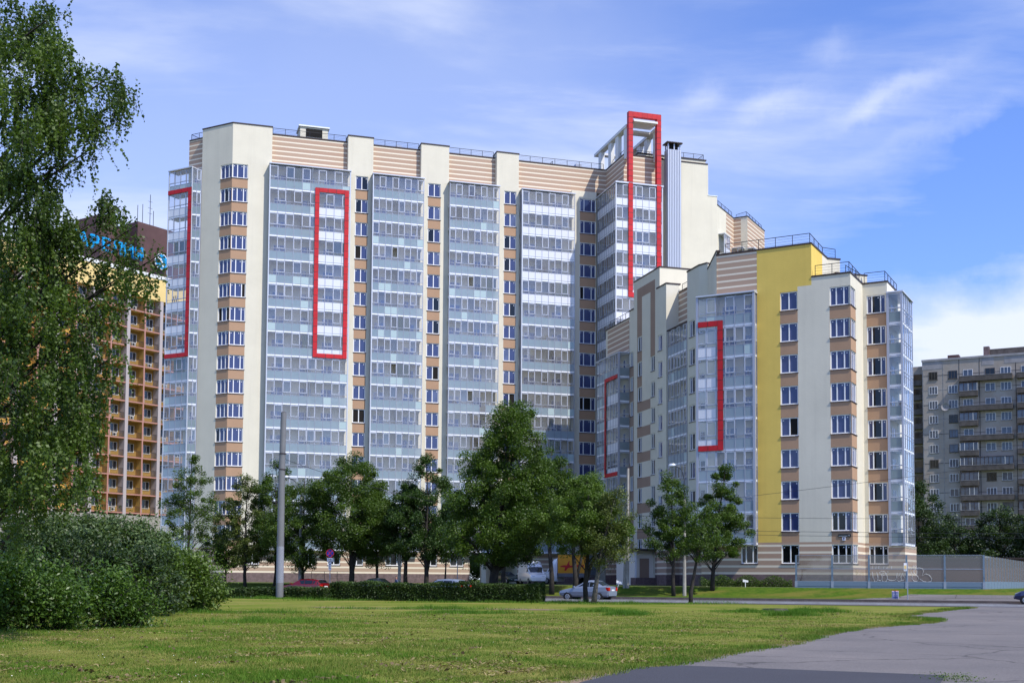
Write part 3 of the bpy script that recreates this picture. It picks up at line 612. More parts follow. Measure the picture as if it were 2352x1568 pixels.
# upper block behind the yellow corner
FK = Fr(FR.P(2.13, 0, 0)[:2], 28.5); wall(lw, FK, 0, 5.8, 28.6, 32.0, lambda s, z: 'yellow' if s < 3.9 else 'cream', ss=(3.9,))
FK2 = Fr(FK.P(5.8, 0, 0)[:2], A_); wall(lw, FK2, 0, 1.35, 28.6, 32.0, 'cream')
lw.prism([FR.P(-6.7, -.2, 0)[:2], FR.P(2.1, -.2, 0)[:2], FK.P(5.78, -.03, 0)[:2], FK2.P(1.33, -.03, 0)[:2], FK2.P(1.33, -9, 0)[:2], FR.P(-6.7, -12, 0)[:2]], 28.3, 31.7, 'cream', 'roof')
lw.fbox(Fr(FD.P(0, 0, 0)[:2], A_), -2.5, .75, -5, -.4, 28.4, 29.9, 'cream'); lw.fbox(Fr(FD.P(0, 0, 0)[:2], A_), -2.55, .8, -5.05, -.35, 29.9, 30.02, 'coping')
# left-hand part, facades turned towards the courtyard
wa, w1 = (11.3, 146.7), (13.45, 139.5)
F1 = Fr(wa, P_); wall(lw, F1, 0, 7.5, G0, 31.9, lambda s, z: ('stripe' if s > .5 else 'cream') if z > 28.1 else (sb(z) or 'loggia'), ss=(.5,), zs=(28.1, 2.3, 5.2))
F2 = Fr(w1, P_); wall(lw, F2, 0, 1.35, G0, 32.7, lambda s, z: sb(z) or ('dbrown' if z < wt(8)-1.6 else 'cream'), [(.25, 1.15, *wz(k)) for k in KG], zs=(2.3, 5.2))
F3 = Fr((13.82, 138.2), P_)
lw_l, lw_r = [(1.15, 2.35, wt(8)+1.35-1.68-FLOOR*i, wt(8)+1.35-FLOOR*i) for i in range(9)], [(5.0, 6.1, wt(8)-1.5-1.68-FLOOR*i, wt(8)-1.5-FLOOR*i) for i in range(8)]
def m3(s, z):
    if z < 5.2 and s > 6.0: return sb(z)
    if 33.6 < z < 34.75 and 1.0 < s < 6.15: return 'dbrown'
    if 1.0 < s < 2.4 and z < 33.7 and z > 22.5: return 'dbrown'
    if 4.85 < s < 6.15 and 26.3 < z < 33.7: return 'dbrown'
    if 1.0 < s < 4.85 and z < 22.5:
        f = (wt(8)+1.35-z) % FLOOR
        return 'dbrown' if f > 1.75 else 'cream'
    return 'cream'
zz3 = sorted({*[h[2]-.07 for h in lw_l], *[h[3] for h in lw_l]})
wall(lw, F3, 0, 7.4, G0, 35.75, m3, lw_l+lw_r, ss=(1.0, 2.42, 4.85, 6.15), zs=[33.6, 34.75, 26.4, 2.3, 5.2]+zz3)
F4 = Fr((15.44, 129.7), P_); wall(lw, F4, 0, 2.5, G0, 33.0, lambda s, z: sb(z) or 'cream', [(.35, 1.45, *wz(k)) for k in KL], zs=(2.3, 5.2))
F5 = Fr(F4.P(2.5, 0, 0)[:2], A_); wall(lw, F5, 0, 1.45, G0, 33.0, lambda s, z: sb(z) or 'cream', zs=(2.3, 5.2))
F6 = Fr(F5.P(1.42, 0, 0)[:2], P_); wall(lw, F6, 0, 4.9, G0, 32.1, lambda s, z: sb(z) or ('stripe' if z > 27.9 else 'loggia'), zs=(2.3, 5.2, 27.9))
F7 = Fr((17.68, 122.5), P_); wall(lw, F7, 0, 2.7, G0, 33.0, lambda s, z: sb(z) or 'cream', [(.5, 1.8, *wz(k)) for k in KL], zs=(2.3, 5.2))
k2 = F7.P(2.7, 0, 0); k1 = Vector((19.2, 118.9, 0)); k0p = Vector((19.0, 113.2, 0)); k0 = FR.P(-6.75, 0, 0)
def hd(a, b): return math.degrees(math.atan2(b.x-a.x, b.y-a.y))
F8 = Fr(k2[:2], hd(k2, k1)); wall(lw, F8, 0, (k1-k2).length, G0, 33.0, lambda s, z: sb(z) or 'cream', [(.03, .82, *wz(k)) for k in KL], zs=(2.3, 5.2))
F9 = Fr(k1[:2], hd(k1, k0p)); wall(lw, F9, 0, (k0p-k1).length+.95, G0, 32.4, 'cream')
# cores
def core(fr, s0, s1, t1, t0, z1): lw.fbox(fr, s0, s1, t0, t1, .9, z1, 'cream')
core(F1, .02, 7.48, -.03, -12, 31.5); core(F2, .0, 1.3, -.21, -12, 32.2); core(F3, .03, 7.37, -.21, -9, 35.3); core(F4, .03, 2.45, -.21, -9, 32.62)
core(F6, .02, 6.5, -.03, -9, 31.6); core(F7, .03, 2.6, -.22, -10, 32.5); core(FR, -6.7, -2.95, -.78, -11, 28.3); core(FR, -2.95, 5.3, -.21, -12.02, 28.25); core(FD, -1.5, 2.17, -.21, -9, 28.4); core(FD, 2.16, 3.45, -5.4, -.2, 4.6)
core(Fr(k2[:2], 141), .3, 3.5, -.6, -9, 32.1)
lw.fbox(FR, -8.25, -6.6, -3, -.22, .9, 4.9, 'cream')
for fr, s0, s1, z in ((FR, -6.75, 2.13, 32.0), (FK, .1, 5.75, 32.004), (FK2, 0, 1.35, 32.0), (FR, 2.2, 5.58, 28.95), (FC, .1, 4.7, 28.954), (FD, 0, 2.2, 28.95), (FE2, .1, 8, 28.954), (F1, .1, 7.4, 31.9), (F2, 0, 1.3, 32.7), (F3, .1, 7.4, 35.75), (F4, 0, 2.5, 33.0), (F5, .1, 1.6, 33.004), (F6, .2, 4.6, 32.1), (F7, 0, 2.7, 33.0), (F8, .1, 1.1, 33.004), (F9, 0, 6.5, 32.4)):
    coping(lw, fr, s0, s1, z)
Ftop = Fr(F3.P(7.4, 0, 0)[:2], A_); wall(lw, Ftop, 0, 9, 30, 35.75, 'cream'); coping(lw, Ftop, .1, 9, 35.754)
lw.build('wall', low)
for k in KG:
    add_window(low, FR, -.75, wz(k)[0], 1.6, 1.68, (1, 1), '010' if k == 12 else '222' if k == 16 else '000')
    add_window(low, FR, 3.75, wz(k)[0], 1.79, 1.68, (1, 1.2, 1), '222' if k == 16 else '220' if k == 15 else '000')
    add_window(low, FC, .04, wz(k)[0], 1.9, 1.68, (1, 1, 1), '000'); add_window(low, FD, .36, wz(k)[0], 1.69, 1.68, (.7, 1.2, .7), '222' if k == 16 else '020')
    add_window(low, F2, .25, wz(k)[0], .9, 1.68, (1, 1), '200', pane='darkglass')
for k in KL:
    add_window(low, F4, .35, wz(k)[0], 1.1, 1.68, (.6, 1.4), '000'); add_window(low, F7, .5, wz(k)[0], 1.3, 1.68, (.7, 1.2), '100' if k == 13 else '020')
    add_window(low, F8, .03, wz(k)[0], .79, 1.68, (1,), '1' if k == 13 else '2')
for a, b, c, d in lw_l: add_window(low, F3, a, c, b-a, d-c, (1, .7), '200')
for i, (a, b, c, d) in enumerate(lw_r): add_window(low, F3, a, c, b-a, d-c, (1, 1.1), '110' if i in (2, 5) else '220')
add_window(low, FR, -4.5, wz(16)[0], 1.55, 1.68, (.9, 1.3, .9), '222')
# glazed balconies
S1L = Fr((10.16, 146.05), P_); S1F = Fr((12.2, 139.15), A_); S2 = Fr((16.3, 127.0), P_)
S3C = Fr(FR.P(-2.95, .85, 0)[:2], 28.5); S5F = Fr(FD.P(2.25, .12, 0)[:2], B_); S5C = Fr(FD.P(3.5, .12, 0)[:2], 28.5)
for k in KL:
    z = wt(k)-FLOOR; ir = 9 <= k <= 12
    add_balcony(low, S1L, 0, 0, z, 7.2, 8, 'bbbbwwww' if ir else 'b', deep=1.25, variant=k % 2, doors=((3.0, 1.28, 0), (5.4, 1.28, 2))); add_balcony(low, S1F, 0.05, 0, z, 1.3, 1, 'g', deep=1.0, variant=1, name='balcony_side')
    add_balcony(low, S2, 0, 0, z, 4.65, 6, 'b', deep=1.2, variant=(k+1) % 2, doors=((1.6, 1.2, 0),))
    add_balcony(low, FR, -8.35, .85, z, 5.4, 6, 'wwbbbb' if ir else 'b', variant=0 if k % 2 else 1, doors=((1.85, 1.6, 0), (4.0, 1.6, 1))); add_balcony(low, S3C, .05, 0, z, .8, 2, 'c', deep=.7, variant=k % 2, name='balcony_side')
    add_balcony(low, S5F, 0, 0, z, 1.22, 1, 'g', deep=1.0, variant=1); add_balcony(low, S5C, .05, 0, z, 4.9, 5, 'c', deep=1.2, variant=k % 2, doors=((1.4, 1.28, 1),))
pieces(low, 'balcony_roof', [(FR, -8.45, -2.85, -.7, 1.0, 28.0, 28.13), (S1L, -.1, 7.3, -1.25, .12, 27.86, 27.98), (S5F, -.1, 1.4, -4.95, .14, 27.88, 28.02)], 'alu_l'); pieces(low, 'balcony_roof', [(S2, -.1, 4.7, -1.1, .12, 27.86, 27.98)], 'coping')
pieces(low, 'corner_post', [(fr, s-.11, s+.11, t-.11, t+.06, 4.9, 27.95) for fr, s, t in ((FR, -8.35, .85), (FR, -2.95, .85), (S1F, 0, 0), (S5C, 0, 0), (S5F, 0, 0))], 'alu')
red(low, FR, -8.25, -5.85, .90, 13.62, 25.66, .50, 'RTB'); red(low, S1L, 2.9, 7.1, .05, 13.7, 25.4, .45, 'LTB')
railing(low, [FR.P(-6.0, -.4, 32.1), FR.P(1.9, -.4, 32.1), FK.P(5.6, -.4, 32.1), FK2.P(1.1, -.4, 32.1)], h=1.0)
railing(low, [FR.P(2.4, -.3, 29.05), FR.P(5.4, -.3, 29.05), FC.P(4.8, -.3, 29.05)], h=1.0); railing(low, [FD.P(.1, -.3, 29.05), FD.P(1.95, -.3, 29.05), FE2.P(6, -.3, 29.05)], h=1.0)
railing(low, [FC.P(4.7, -1.5, 30), FD.P(-1, -4, 30)], h=.9); railing(low, [F1.P(.6, -.3, 32), F1.P(7.3, -.3, 32)], h=.9); railing(low, [F6.P(.3, -.3, 32.2), F6.P(2.2, -.3, 32.2)], h=.8)
po = MB(low.location)      # entrance porch with its canopy
po.fbox(F3, .3, 5.6, .0, 2.2, 1.2, 4.9, 'loggia'); po.fbox(F3, .1, 6.6, .0, 2.6, 4.9, 5.12, 'coping'); po.fbox(F3, 5.9, 6.1, 2.1, 2.3, 1.2, 4.9, 'pvc'); po.fbox(F3, 5.0, 6.5, 0, 2.4, 1.0, 2.0, 'plinth'); po.fbox(F3, 5.58, 5.64, .5, 1.6, 2.0, 4.1, 'dbrown')
po.build('entrance_porch', low)
# the two plates by the corner window
def text_mesh(body, size, k, name, parent, loc, rz, ext=.01, align='CENTER', tilt=math.radians(90), bold=0):
    cu = bpy.data.curves.new(name, 'FONT'); cu.body = body; cu.size = size; cu.align_x = align; cu.align_y = 'CENTER'; cu.extrude = ext; cu.offset = bold
    tmp = bpy.data.objects.new('tmp', cu); C.objects.link(tmp); dg = bpy.context.evaluated_depsgraph_get(); me = bpy.data.meshes.new_from_object(tmp.evaluated_get(dg)); bpy.data.objects.remove(tmp)
    me.materials.clear(); me.materials.append(M[k]); o = bpy.data.objects.new(name, me); C.objects.link(o)
    o.rotation_euler = (tilt, 0, rz); o.location = loc
    if parent: o.parent = parent
    return o
M['navy'] = mat('navy_paint', (.02, .02, .10), .5); M['plate'] = mat('dark_green_plate', (.008, .018, .02), .35); M['plate_w'] = mat('white_plate', (.75, .76, .86), .4)
sp = MB(low.location); sp.fbox(FR, 4.32, 5.42, .0, .05, 5.62, 5.87, 'plate'); sp.fbox(FR, 4.36, 5.12, .05, .053, 5.70, 5.725, 'slab'); o = sp.build('address_sign', low)
q = FR.P(5.24, .055, 5.75); text_mesh('15', .16, 'slab', 'sign_lettering', o, Vector(q)-low.location, FR.rz, .003)
sp = MB(low.location); sp.fbox(FR, 4.68, 4.96, .0, .05, 5.32, 5.60, 'plate_w'); o = sp.build('entrance_letter_plate', low)
q = FR.P(4.82, .055, 5.46); text_mesh('В', .25, 'navy', 'sign_lettering', o, Vector(q)-low.location, FR.rz, .003, bold=.008)
# ================================================================== GROUND, ROAD, PATH
def grass_mat(name, g1, g2, dry, soil, s1=.12, s2=.9, amt=.5):
    mt = mat(name, g1, .95, bump=.8, bscale=14); t = mt.node_tree; b = t.nodes['Principled BSDF']; L = t.links.new; b.inputs['Specular IOR Level'].default_value = .1
    tc = N(t, 'ShaderNodeTexCoord')
    def nz(sc, det=6, ro=.6, st=None):
        n = N(t, 'ShaderNodeTexNoise')
        if st:
            mp = N(t, 'ShaderNodeMapping'); mp.inputs['Scale'].default_value = st; mp.inputs['Rotation'].default_value = (0, 0, .35); L(tc.outputs['Object'], mp.inputs[0]); L(mp.outputs[0], n.inputs[0])
        else: L(tc.outputs['Object'], n.inputs[0])
        n.inputs['Scale'].default_value = sc; n.inputs['Detail'].default_value = det; n.inputs['Roughness'].default_value = ro; return n
    def mr(n, a, c, top=1):
        r = N(t, 'ShaderNodeMapRange', interpolation_type='SMOOTHSTEP'); L(n.outputs[0], r.inputs[0]); r.inputs[1].default_value = a; r.inputs[2].default_value = c; r.inputs[4].default_value = top; return r
    def mix(f, a, c):
        m_ = N(t, 'ShaderNodeMix', data_type='RGBA'); L(f.outputs[0], m_.inputs[0])
        for i, q in ((6, a), (7, c)):
            if isinstance(q, tuple): m_.inputs[i].default_value = (*q, 1)
            else: L(q.outputs[2], m_.inputs[i])
        return m_
    a = mix(mr(nz(s2*3), .35, .65), g1, g2)
    a = mix(mr(nz(s1*3, 8, .65, (.5, 1.6, 1)), .5-.1*amt, .66, .9), a, dry)
    a = mix(mr(nz(s2*1.3, 9, .7, (.6, 1.4, 1)), .60, .74, .75), a, soil)
    a = mix(mr(nz(35, 3), .45, .85, .45), a, (g1[0]*.35, g1[1]*.4, g1[2]*.5))
    L(a.outputs[2], b.inputs['Base Color']); return mt
M['lawn'] = grass_mat('mown_grass', (.085, .130, .008), (.130, .180, .014), (.235, .205, .055), (.145, .10, .05), amt=1.3)
M['verge'] = grass_mat('verge_grass', (.042, .090, .006), (.078, .125, .010), (.14, .13, .025), (.10, .085, .03), amt=.4)
M['asphalt'] = mat('old_asphalt', (.165, .148, .160), .9, nscale=.25, col2=(.135, .125, .140), bump=.5, bscale=60)
def asphalt(name, c1, c2, crack=True):
    mt = mat(name, c1, .92, nscale=.22, col2=c2, bump=.5, bscale=55); t = mt.node_tree; b = t.nodes['Principled BSDF']; L = t.links.new
    src = b.inputs['Base Color'].links[0].from_socket; tc = N(t, 'ShaderNodeTexCoord')
    n = N(t, 'ShaderNodeTexNoise'); L(tc.outputs['Object'], n.inputs[0]); n.inputs['Scale'].default_value = 45; n.inputs['Detail'].default_value = 3
    r = N(t, 'ShaderNodeMapRange'); L(n.outputs[0], r.inputs[0]); r.inputs[1].default_value = .35; r.inputs[2].default_value = .7; r.inputs[3].default_value = .7; r.inputs[4].default_value = 1.35
    mx = N(t, 'ShaderNodeMix', data_type='RGBA', blend_type='MULTIPLY'); mx.inputs[0].default_value = 1; L(src, mx.inputs[6]); L(r.outputs[0], mx.inputs[7]); last = mx
    if crack:
        nd = N(t, 'ShaderNodeTexNoise'); L(tc.outputs['Object'], nd.inputs[0]); nd.inputs['Scale'].default_value = .9; nd.inputs['Detail'].default_value = 6
        ad = N(t, 'ShaderNodeVectorMath', operation='ADD'); L(tc.outputs['Object'], ad.inputs[0]); L(nd.outputs['Color'], ad.inputs[1])
        v = N(t, 'ShaderNodeTexVoronoi', feature='DISTANCE_TO_EDGE'); L(ad.outputs[0], v.inputs[0]); v.inputs['Scale'].default_value = .17
        lt = N(t, 'ShaderNodeMapRange'); L(v.outputs[0], lt.inputs[0]); lt.inputs[1].default_value = .0; lt.inputs[2].default_value = .012; lt.inputs[3].default_value = .45; lt.inputs[4].default_value = 1
        mc = N(t, 'ShaderNodeMix', data_type='RGBA', blend_type='MULTIPLY'); mc.inputs[0].default_value = 1; L(mx.outputs[2], mc.inputs[6]); L(lt.outputs[0], mc.inputs[7]); last = mc
    L(last.outputs[2], b.inputs['Base Color']); return mt
M['asphalt'] = asphalt('old_asphalt', (.185, .166, .156), (.122, .113, .111)); M['asphalt2'] = asphalt('dark_asphalt', (.050, .050, .060), (.060, .060, .070), False)
M['road'] = asphalt('road_asphalt', (.105, .10, .105), (.085, .082, .09), False); M['kerb'] = mat('granite_kerb', (.11, .09, .085), .9, noise=.3, nscale=2)
M['paint'] = mat('road_paint', (.62, .62, .60), .7, noise=.25, nscale=3); M['paving'] = mat('pale_footpath', (.33, .30, .27), .9, noise=.2, nscale=.6)
M['dirt'] = mat('bare_earth', (.22, .155, .10), .95, noise=.3, nscale=1.5, bump=.6)
def strip(name, rows, k, dz, label=None):
    """rows: (v, u_left, u_right); a sheet lying dz above the ground"""
    g = MB(); P = []
    for v, a, b in rows:
        n = 24; P.append([uvp(a+(b-a)*i/n, v, float(np.interp(v, [q[0] for q in _ZP], [q[1] for q in _ZP]))+dz) for i in range(n+1)])
    for r, s in zip(P[:-1], P[1:]):
        for i in range(24): g.quad(r[i], r[i+1], s[i+1], s[i], k)
    o = g.build(name); o['kind'] = 'structure'; return o
def zv(v): return float(np.interp(v, [q[0] for q in _ZP], [q[1] for q in _ZP]))
g = MB(); vs = [-140, -70, -35, -25, -14.5, -14.2, 6.5, 6.8, 9.5, 12, 40, 100, 400, 2500]
us = [-2500, -300, -100, -40, 0, 40, 100, 300, 2500]
for i in range(len(vs)-1):
    for j in range(len(us)-1):
        g.quad(uvp(us[j], vs[i], zv(vs[i])), uvp(us[j+1], vs[i], zv(vs[i])), uvp(us[j+1], vs[i+1], zv(vs[i+1])), uvp(us[j], vs[i+1], zv(vs[i+1])), 'lawn' if vs[i] < 6 else 'verge')
o = g.build('ground'); o['kind'] = 'structure'
g = MB(); g.quad(uvp(-500, -14.2, .2), uvp(400, -14.2, .2), uvp(400, 6.5, .2), uvp(-500, 6.5, .2), 'road'); o = g.build('road'); o['kind'] = 'structure'
for nm, v, w_, k in (('road_marking', 5.9, .12, 'paint'),):
    g = MB(); g.quad(uvp(-300, v, .212), uvp(300, v, .212), uvp(300, v+w_, .212), uvp(-300, v+w_, .212), k); o = g.build(nm); o['kind'] = 'structure'
FRd = Fr(RO[:2], 110)
g = MB(); g.fbox(FRd, -300, 300, -6.78, -6.5, .08, .38, 'kerb'); g.build('kerb')['kind'] = 'structure'
g = MB(); g.fbox(FRd, -300, 26.5, 14.2, 14.46, .08, .33, 'kerb'); g.build('kerb')['kind'] = 'structure'
M['kerb_l'] = mat('pale_granite_kerb', (.42, .41, .40), .85, noise=.2, nscale=2)
g = MB(); g.fbox(FRd, -300, 300, 4.8, 5.0, .1, .315, 'kerb_l'); g.build('kerb')['kind'] = 'structure'
PE = [(-80, 19.5), (-72, 20.2), (-70, 20.35), (-67, 20.35), (-66, 20.6), (-64.9, 20.95), (-62.5, 21.15), (-60.4, 21.4), (-57.5, 21.9), (-55, 22.2), (-50, 22.35), (-44.5, 22.85), (-42, 23.3), (-40, 24), (-37, 24.9), (-35, 25.4), (-32.5, 25.8), (-31.2, 25.6), (-30, 24.5), (-28.6, 24.0), (-27, 24.4), (-25, 24.7), (-22, 25.6), (-18.6, 26.4), (-16, 27.2), (-14.52, 27.6)]
_rp = random.Random(4); PE = [(v+(.0 if i in (0, len(PE)-1) or v in (-35, -14.52) else 0), u) for i, (v, u) in enumerate(PE)]; _pv = sorted({-35.0, -14.52, *[-80+.45*i for i in range(146)]}); PE = [(v, float(np.interp(v, [q[0] for q in PE], [q[1] for q in PE]))+_rp.uniform(-.13, .13)) for v in _pv]
strip('path', [(v, u, 110) for v, u in PE], 'asphalt', .012); strip('path_edge', [(-14.5, 27.4, 110), (-14.21, 27.4, 110)], 'asphalt', .012).hide_render = False
strip('bare_earth', [(v, u-.30-.12*math.sin(v*3.1), u+.06+.05*math.sin(v*5)) for v, u in PE if v < -14.6], 'dirt', .017)
def flat(name, pts, k, dz):
    g = MB(); g.add([uvp(u, v, zv(v)+dz) for u, v in pts], [tuple(range(len(pts)))], k); o = g.build(name); o['kind'] = 'structure'; return o
flat('asphalt_patch', [(20.5, -78), (20.55, -66.3), (21.2, -65.25), (26.17, -65.7), (26.1, -67.4), (25.6, -78)], 'asphalt2', .022)
flat('bus_stop_pavement', [(18.8, 6.82), (80, 6.82), (80, 9.45), (21.8, 9.45), (20.4, 8.6)], 'paving' if False else 'asphalt', .02)
flat('bus_stop_pavement', [(22.0, 9.53), (80, 9.53), (80, 10.4), (23.0, 10.4)], 'asphalt', .02)
flat('footpath', [(-80, 15.3), (19.0, 15.3), (19.0, 16.3), (-80, 16.3)], 'paving', .012)
flat('parking_area', [(-16, 34), (6.5, 30.5), (9, 42), (6, 62), (-16, 62)], 'road', .014)
flat('bare_earth', [(-24, 24), (-18, 23), (-17.5, 25.5), (-23, 26)], 'dirt', .015)
# sand pile and trampled bare patches in the lawn
for i, (u, v, ru, rv) in enumerate([(-3.2, -29, 4.5, .7), (4.6, -27.5, 3.5, .8), (17.5, -25.5, 1.6, .35)]):
    rr = random.Random(i); pts = []
    for j in range(22):
        a = 2*math.pi*j/22; f = .7+.5*rr.random(); pts.append((u+ru*f*math.cos(a), v+rv*f*math.sin(a)))
    flat('bare_earth', pts, 'dirt', .012)
g = MB(uvp(17.6, -25.7, zv(-25.7)+.02)); g.tube([uvp(17.6, -25.7, zv(-25.7)), uvp(17.6, -25.7, zv(-25.7)+.17)], [.75, .62], 'coping', 18)
tag(g.build('manhole_cover'), 'dark round manhole cover standing out of the mown lawn', 'manhole cover')

# ================================================================== HOTEL behind the birch
M['ochre'] = mat('ochre_render', (.46, .285, .075), .85, noise=.06, nscale=.4); M['ochre_l'] = mat('pale_yellow_render', (.74, .55, .22), .85, noise=.06, nscale=.3)
M['pinkline'] = mat('pink_slab_edge', (.42, .21, .17), .8); M['hbrown'] = mat('brown_cladding', (.10, .052, .048), .7, noise=.25, nscale=.3); M['sky_letter'] = mat('blue_sign', (.0, .30, .62), .35, spec=.5); M['hframe'] = mat('grey_pier', (.42, .37, .36), .8)
M['orange'] = mat('orange_cladding', (.62, .10, .02), .7, noise=.12, nscale=.3); M['curtain'] = mat('hotel_window_glass', (.05, .055, .06), .12, noise=.5, nscale=.35, spec=.6)
HF = Fr((-61.53, 196.0), 35)
hotel = empty('hotel', (HF.P(0, 0, 0)[0], HF.P(0, 0, 0)[1], 1.2), 'yellow hotel with rows of balconies and brown rooftop blocks behind the birch', 'building')
hw = MB(hotel.location); S0, BAY = -30.35, 3.25; nb = 14
hw.fbox(HF, S0, S0+BAY*nb, -14, -1.45, 1.2, 47.4, 'ochre'); hw.fbox(HF, S0, S0+BAY*nb, -14, .05, 47.4, 51.0, 'ochre_l'); hw.fbox(HF, S0-.1, S0+BAY*nb+.1, -14.1, .15, 51.0, 51.6, 'wsteel'); hw.fbox(HF, S0, S0+BAY*nb, -1.45, -.1, 1.2, 11.6, 'concrete')
for j in range(nb+1):
    s = S0+BAY*j; big = j % 2 == 1; hw.fbox(HF, s-(.3 if big else .12), s+(.3 if big else .12), -1.45, .02 if big else -.05, 11.6, 47.4, 'hframe' if big else 'ochre')
    if not big: hw.fbox(HF, s-.13, s+.13, -.05, -.02, 11.6, 47.4, 'pinkline')
for i in range(12): hw.fbox(HF, S0, S0+BAY*nb, -1.45, -.12, 11.92+3*i, 12.08+3*i, 'ochre_l'); hw.fbox(HF, S0, S0+BAY*nb, -.12, -.04, 11.9+3*i, 12.1+3*i, 'pinkline')
hw.build('wall', hotel)
rb_ = MB(hotel.location); rb_.fbox(HF, .6, 15, -9, -.6, 51.6, 59.9, 'hbrown'); rb_.build('rooftop_block', hotel)
rb_ = MB(hotel.location); rb_.fbox(HF, -5.2, -2.6, -9, -2.5, 51.6, 60.0, 'hbrown'); rb_.fbox(HF, -2.6, .6, -9, -4.5, 51.6, 59.0, 'hbrown'); rb_.build('rooftop_block', hotel)
pm = MB(); pm.fbox(LF, 0, .85, -.02, 0, 0, 2.2, 'curtain'); pm.fbox(LF, .95, 2.2, -.02, 0, .9, 2.2, 'curtain'); wf = MB()
for q in ((-.05, 0, 0, 2.25), (.85, .95, 0, 2.25), (2.2, 2.28, .85, 2.25), (0, 2.2, 2.2, 2.27), (.95, 2.2, .82, .9), (1.5, 1.57, .9, 2.2)): wf.fbox(LF, q[0], q[1], 0, .06, q[2], q[3], 'pvc')
pm_, wf_ = pm.mesh('window_pane'), wf.mesh('window_frame')
rl = MB()
for i in range(19): rl.fbox(LF, i*.16, i*.16+.045, 0, .03, 0, 1.0, 'rail')
rl.fbox(LF, 0, 2.95, -.005, .035, .98, 1.03, 'rail'); rl.fbox(LF, 0, 2.95, -.005, .035, .08, .12, 'rail'); rl_ = rl.mesh('balcony_railing')
ac = MB(); ac.fbox(LF, 0, .75, 0, .3, 0, .55, 'wsteel'); ac.tube([(.3, -.3, .27), (.3, -.31, .27)], [.2, .2], 'black', 12); ac_ = ac.mesh('air_conditioner')
rr = random.Random(3)
for i in range(12):
    for j in range(6, 14):
        s = S0+BAY*j+.35; z = 12.1+3*i
        o = place('window', wf_, hotel, hotel.location, HF, s=s, t=-1.44, z=z); p = bpy.data.objects.new('pane', pm_); C.objects.link(p); p.parent = o
        place('balcony_railing', rl_, hotel, hotel.location, HF, s=S0+BAY*j+.15, t=-.22, z=z)
        if rr.random() < .45: place('air_conditioner', ac_, hotel, hotel.location, HF, s=s+.9, t=-1.0, z=z+.15)
so_ = MB(hotel.location)
for i in range(12):
    for j in range(0, 6):
        s = S0+BAY*j+.35; z = 12.1+3*i; so_.fbox(HF, s, s+.85, -1.44, -1.4, z, z+2.2, 'curtain'); so_.fbox(HF, s+.95, s+2.2, -1.44, -1.4, z+.9, z+2.2, 'curtain'); so_.fbox(HF, s-.1, s+2.4, -.3, -.25, z+.9, z+1.0, 'rail')
so_.build('further_windows', hotel)['kind'] = 'stuff'
sg = empty('rooftop_sign', HF.P(-6, .3, 51.6), 'large blue rooftop letters and round emblem on the yellow hotel', 'sign')
for i, chx in enumerate('КАРЕЛИЯ'):
    text_mesh(chx, 2.9, 'sky_letter', 'letter', sg, HF.P(-12.5+2.13*i, .35, 54.1)-sg.location, HF.rz, .18, bold=.05)
fb = MB(sg.location)
for z in (52.4, 54.6): fb.fbox(HF, -13.5, 1.6, -.15, -.1, z, z+.08, 'coping')
for i in range(8): fb.fbox(HF, -13.4+2.1*i, -13.3+2.1*i, -.2, -.1, 51.6, 55, 'coping')
fb.build('sign_frame', sg)
em = MB(sg.location); c_ = HF.P(4.85, 0.1, 54.0); em.tube([c_, c_+HF.n*.2], [1.35, 1.35], 'pvc', 28); em.tube([c_+HF.n*.2, c_+HF.n*.26], [1.2, 1.2], 'sky_letter', 28)
em.add([c_+HF.n*.28+HF.d*a+Vector((0, 0, b)) for a, b in ((-.9, .55), (-.45, .95), (.1, .1), (.5, -.7), (.25, -.95), (-.25, -.1))], [(0, 5, 4, 3, 2, 1)], 'pvc'); em.build('round_emblem', sg)
for s, h in ((1.6, 3.2), (2.6, 3.6), (4.1, 5.6), (4.8, 3.0), (-.9, 2.2)):
    a = MB(HF.P(s, -2, 59.9)); a.tube([HF.P(s, -2, 59.4), HF.P(s, -2, 59.9+h)], .05, 'rail', 5)
    if h > 5:
        for q in (2.4, 3.3, 4.4): a.tube([HF.P(s-.45, -2, 59.9+q), HF.P(s+.45, -2, 59.9+q)], .03, 'rail', 4)
    tag(a.build('antenna'), {3.2: 'leftmost thin mast on the brown hotel rooftop block', 3.6: 'second thin mast from the left on the brown rooftop block', 5.6: 'tallest antenna mast with crossbars on the brown rooftop block', 3.0: 'short rod antenna right of the tallest mast on the hotel', 2.2: 'low antenna on the recess between the two brown rooftop blocks'}[h], 'antenna', 'antennas on the hotel roof')
# orange building further left
OF = Fr((-95, 205), 60); orb = empty('orange_building', (OF.P(0, 0, 0)[0], OF.P(0, 0, 0)[1], 1.2), 'orange clad tower mostly hidden by the birch at the left edge', 'building')
ow = MB(orb.location); ow.fbox(OF, -6, 11.5, -12, 0, 1.2, 52, 'orange'); ow.fbox(OF, -6.1, 11.6, -12.1, .1, 52, 52.5, 'wsteel'); ow.fbox(OF, 4.2, 5.4, 0, .04, 1.2, 52, 'ochre_l'); ow.build('wall', orb)
owm = MB(); owm.fbox(LF, 0, 1.7, 0, .06, 0, 1.6, 'pvc'); owm.fbox(LF, .1, .8, .06, .08, .1, 1.5, 'curtain'); owm.fbox(LF, .9, 1.6, .06, .08, .1, 1.5, 'curtain'); owm_ = owm.mesh('window')
for i in range(15):
    for s in (-4, -.5, 7, 9.4): place('window', owm_, orb, orb.location, OF, s=s, t=.0, z=4.5+3.05*i)

